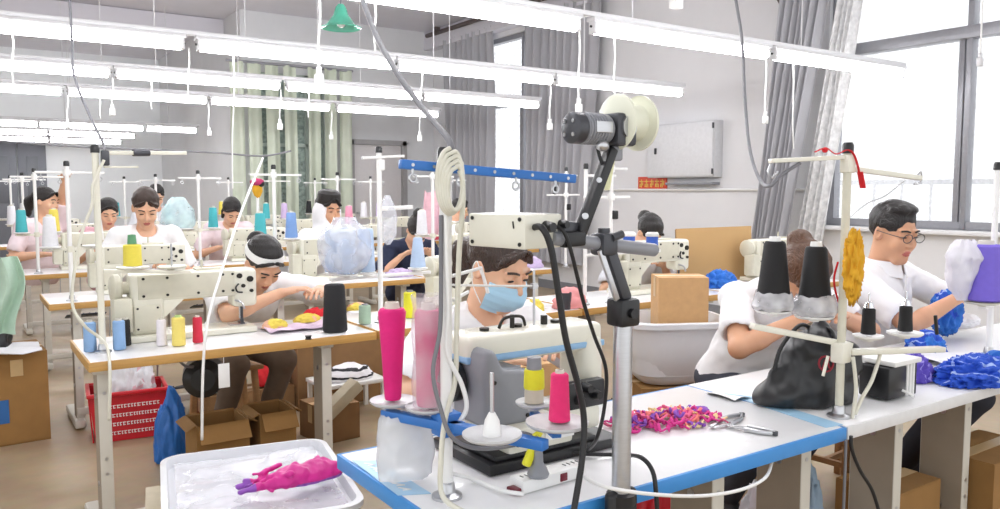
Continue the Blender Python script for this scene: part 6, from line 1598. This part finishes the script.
# ------------------------------------------------------------------ white tub with cardboard, middle
tb = Vector((3.02, 2.86, 0.0))
ztop, zbot = 0.755, 0.43
rz_t = -0.45
carton('brown carton that carries the big white tub', (tb.x, tb.y), (0.42, 0.34, zbot - 0.012), rz_t, top='closed')
t = thing('white_tub', 'big rounded white tub standing in the aisle by the wall side', 'tub', (tb.x, tb.y, zbot), rz_t)
hh = ztop - zbot
loft([ring(.34, .27, .10, 0), ring(.40, .33, .12, .03), ring(.46, .39, .12, .16), ring(.50, .42, .12, hh - .03), ring(.545, .465, .12, hh - .03), ring(.55, .47, .12, hh - .005), ring(.54, .46, .12, hh), ring(.50, .42, .11, hh), ring(.48, .40, .11, hh - .05), ring(.42, .34, .10, .05), ring(.36, .28, .09, .03)], 'tub_body', M_tray, t)
def marks(t, w, d, h):
    g = MB()
    for k in range(4): g.box((-0.06 + 0.03 * k + 0.04, -d / 2 - 0.001, 0.1), (0.018, 0.001, 0.004)).box((-0.06 + 0.03 * k + 0.04, -d / 2 - 0.001, 0.085), (0.004, 0.001, 0.02)).box((-0.055 + 0.03 * k + 0.04, -d / 2 - 0.001, 0.08), (0.012, 0.001, 0.003))
    g.build('lettering', mat('grey_print', '8a7a63', 0.7), t)
carton('tan carton standing inside the white tub', (tb.x + 0.02, tb.y - 0.03), (0.25, 0.20, 0.475), rz_t - 0.15, top='closed', m=mat('tan_cardboard', 'c9a070', 0.85, var=0.08), marks=marks, z0=zbot + 0.055)
o = crumple('blue_cloth', (0.045, 0.04, 0.06), 121, [M_azure], None, (tb.x - 0.155, tb.y + 0.035, ztop - 0.1), folds=9, amp=0.4, sub=4); tag(o, 'blue cloth inside the white tub at the foot of its carton', 'fabric')
p = at_y(722, 300, 3.5)
o = crumple('blue_cloth', (0.13, 0.1, 0.1), 123, [M_azure], None, (p.x, 3.52, TT + 0.001), folds=12, amp=0.6, sub=5); tag(o, 'blue cloth heap right of the tub carton, before the cardboard sheet', 'fabric')
# big cardboard sheet
pc0, pc1 = at_y(677, 229, 3.75), at_y(750, 296, 3.75)
t = thing('cardboard_sheet', 'large flat cardboard sheet standing upright against the wall side table', 'cardboard', ((pc0.x + pc1.x) / 2, 3.75, TT + 0.001), 0.0)
MB().box((0, 0, (pc0.z - TT) / 2), (abs(pc1.x - pc0.x), 0.012, pc0.z - TT), R=Matrix.Rotation(-0.05, 3, 'X'), bev=0.002).build('sheet', mat('tan_sheet', 'bf9a68', 0.85, var=0.05, scale=4), t)
MB().box((0, 0.02, (pc0.z - TT) / 2), (abs(pc1.x - pc0.x) * 0.96, 0.008, (pc0.z - TT) * 0.96), R=Matrix.Rotation(-0.05, 3, 'X')).build('backing_ply', M_cardd, t)
# white round machine end near the bowed head
p = at_y(748, 265, 3.0)
t = thing('white_motor_wheel', 'round white machine wheel peeping out left of the bowed brown hair', 'machine', (p.x, p.y, TT)) if False else None
# table row two, things near the column
for px, py, hexn, cl, lab in ((606, 320, ('yellow_scrap_cloth', 'e8d25c'), (0.05, 0.04, 0.06), 'yellow cloth scrap just left of the steel column'), (576, 303, ('pink_scrap_cloth', 'e59a9a'), (0.11, 0.06, 0.10), 'pink cloth bundle behind the black cable, second row'), (530, 312, ('white_scrap_cloth', 'e4e4ea'), (0.09, 0.06, 0.07), 'white cloth left of the pink bundle, second row')):
    p = at_h(px, py + 6, TT)
    o = crumple('cloth_scrap', cl, 130 + px, [mat(hexn[0], hexn[1], 0.85, var=0.08)], None, (p.x, max(p.y, 3.36), TT + 0.001), folds=9, amp=0.45, sub=4); tag(o, lab, 'fabric')
p = at_h(600, 316, TT)
t = thing('dark_cup', 'small dark cup on the second row table beside the pink cloth', 'cup', (p.x, max(p.y, 3.33), TT + 0.001)); MB().lathe([(0, 0), (0.03, 0), (0.036, 0.09), (0.033, 0.09), (0.028, 0.006), (0, 0.006)], seg=24).build('cup_body', M_dgrey, t)
o = carton('brown carton on the floor behind the masked worker', (2.15, 2.95), (0.5, 0.32, 0.62), -0.1, top='closed', m=mat('tan_cardboard', 'c9a070', 0.85))
# red and other bags under the front tables
for lab, c, s, m_, sd in (('red plastic sack under the blue edged table, beside the steel column', (1.90, 1.92), (0.16, 0.12, 0.52), M_red, 141), ('dark red sack under the joint of the front tables', (2.20, 1.95), (0.1, 0.1, 0.50), mat('wine_sack', 'a01f2c', 0.5, var=0.15), 142),
                             ('crumpled white and grey sack under the front tables', (2.16, 1.62), (0.11, 0.1, 0.40), M_greyshirt, 143), ('blue grey sack under the white front table', (2.36, 1.60), (0.07, 0.07, 0.40), mat('blue_grey_sack', '8fa3b5', 0.7, var=0.1), 144),
                             ('red sack between the legs of the white front table', (3.09, 2.42), (0.07, 0.07, 0.44), M_redc, 145)):
    o = crumple('sack', s, sd, [m_], None, (c[0], c[1], 0.002), folds=8, amp=0.4, sub=5); tag(o, lab, 'sack')
carton('brown carton with a pale edge under the right end of the white table', (3.22, 1.42), (0.40, 0.24, 0.42), 0.0, top='closed', m=M_card)
carton('open brown carton between the legs of the white front table', (2.74, 1.53), (0.3, 0.22, 0.36), 0.0, top='closed', m=M_card)
t = thing('white_banner', 'white board standing behind the red sack under the white table', 'board', (3.27, 2.48, 0.0)); MB().box((0, 0, 0.33), (0.2, 0.02, 0.66), bev=0.003).build('board', M_white, t); MB().box((0, 0.03, 0.04), (0.2, 0.1, 0.02)).build('foot_strip', M_grey, t)

# pale cloth hung on a far stand and a cable strung across the hall
p = at_y(436, 190, 5.35)
o = sheet(lambda u, v: (0.2 * (u - .5), 0.03 * math.sin(9 * u + 2 * v), -0.36 * v - 0.02 * math.sin(7 * u)), 14, 18, 0.004).build('hanging_cloth', M_pink_c, None, (p.x, p.y, p.z)); tag(o, 'pale pink cloth hung beyond the coil of cream cable', 'fabric')
cable('hanging_cable', 'dark cable strung across the far hall in front of the dark pillar', [at_y(-10, 140, 8.4), at_y(80, 147, 8.4), at_y(160, 150, 8.4), at_y(220, 153, 8.4), at_y(262, 156, 8.4), at_y(291, 151, 8.4)], 0.009, M_grey_cable)
# ================================================================== light, world, camera
w = bpy.data.worlds.new('overcast_daylight'); SC.world = w; w.use_nodes = True
bg = w.node_tree.nodes['Background']; bg.inputs['Color'].default_value = (0.97, 0.985, 1.0, 1); bg.inputs['Strength'].default_value = 1.5
sun = bpy.data.lights.new('sun', 'SUN'); sun.energy = 1.2; sun.angle = 0.5; sun.color = (1.0, 0.98, 0.95)
so = bpy.data.objects.new('sun', sun); COL.objects.link(so); so.rotation_euler = Euler((0, math.radians(58), math.radians(-12)))
cam = bpy.data.cameras.new('camera'); co = bpy.data.objects.new('camera', cam); COL.objects.link(co)
cam.sensor_width = 36; cam.sensor_fit = 'HORIZONTAL'; cam.lens = 36 * F / 1000.0; cam.clip_start = 0.05; cam.clip_end = 200
co.matrix_world = Matrix.Translation(CAM) @ Matrix((RIGHT, UP, -FWD)).transposed().to_4x4()
SC.camera = co
SC.view_settings.view_transform = 'Standard'; SC.view_settings.look = 'None'; SC.view_settings.gamma = 1; SC.view_settings.use_curve_mapping = False
SC.view_settings.exposure = 0.0
cy_ = SC.cycles
cy_.use_denoising = True; cy_.max_bounces = 8; cy_.transparent_max_bounces = 16; cy_.sample_clamp_indirect = 6.0; cy_.caustics_reflective = False; cy_.caustics_refractive = False
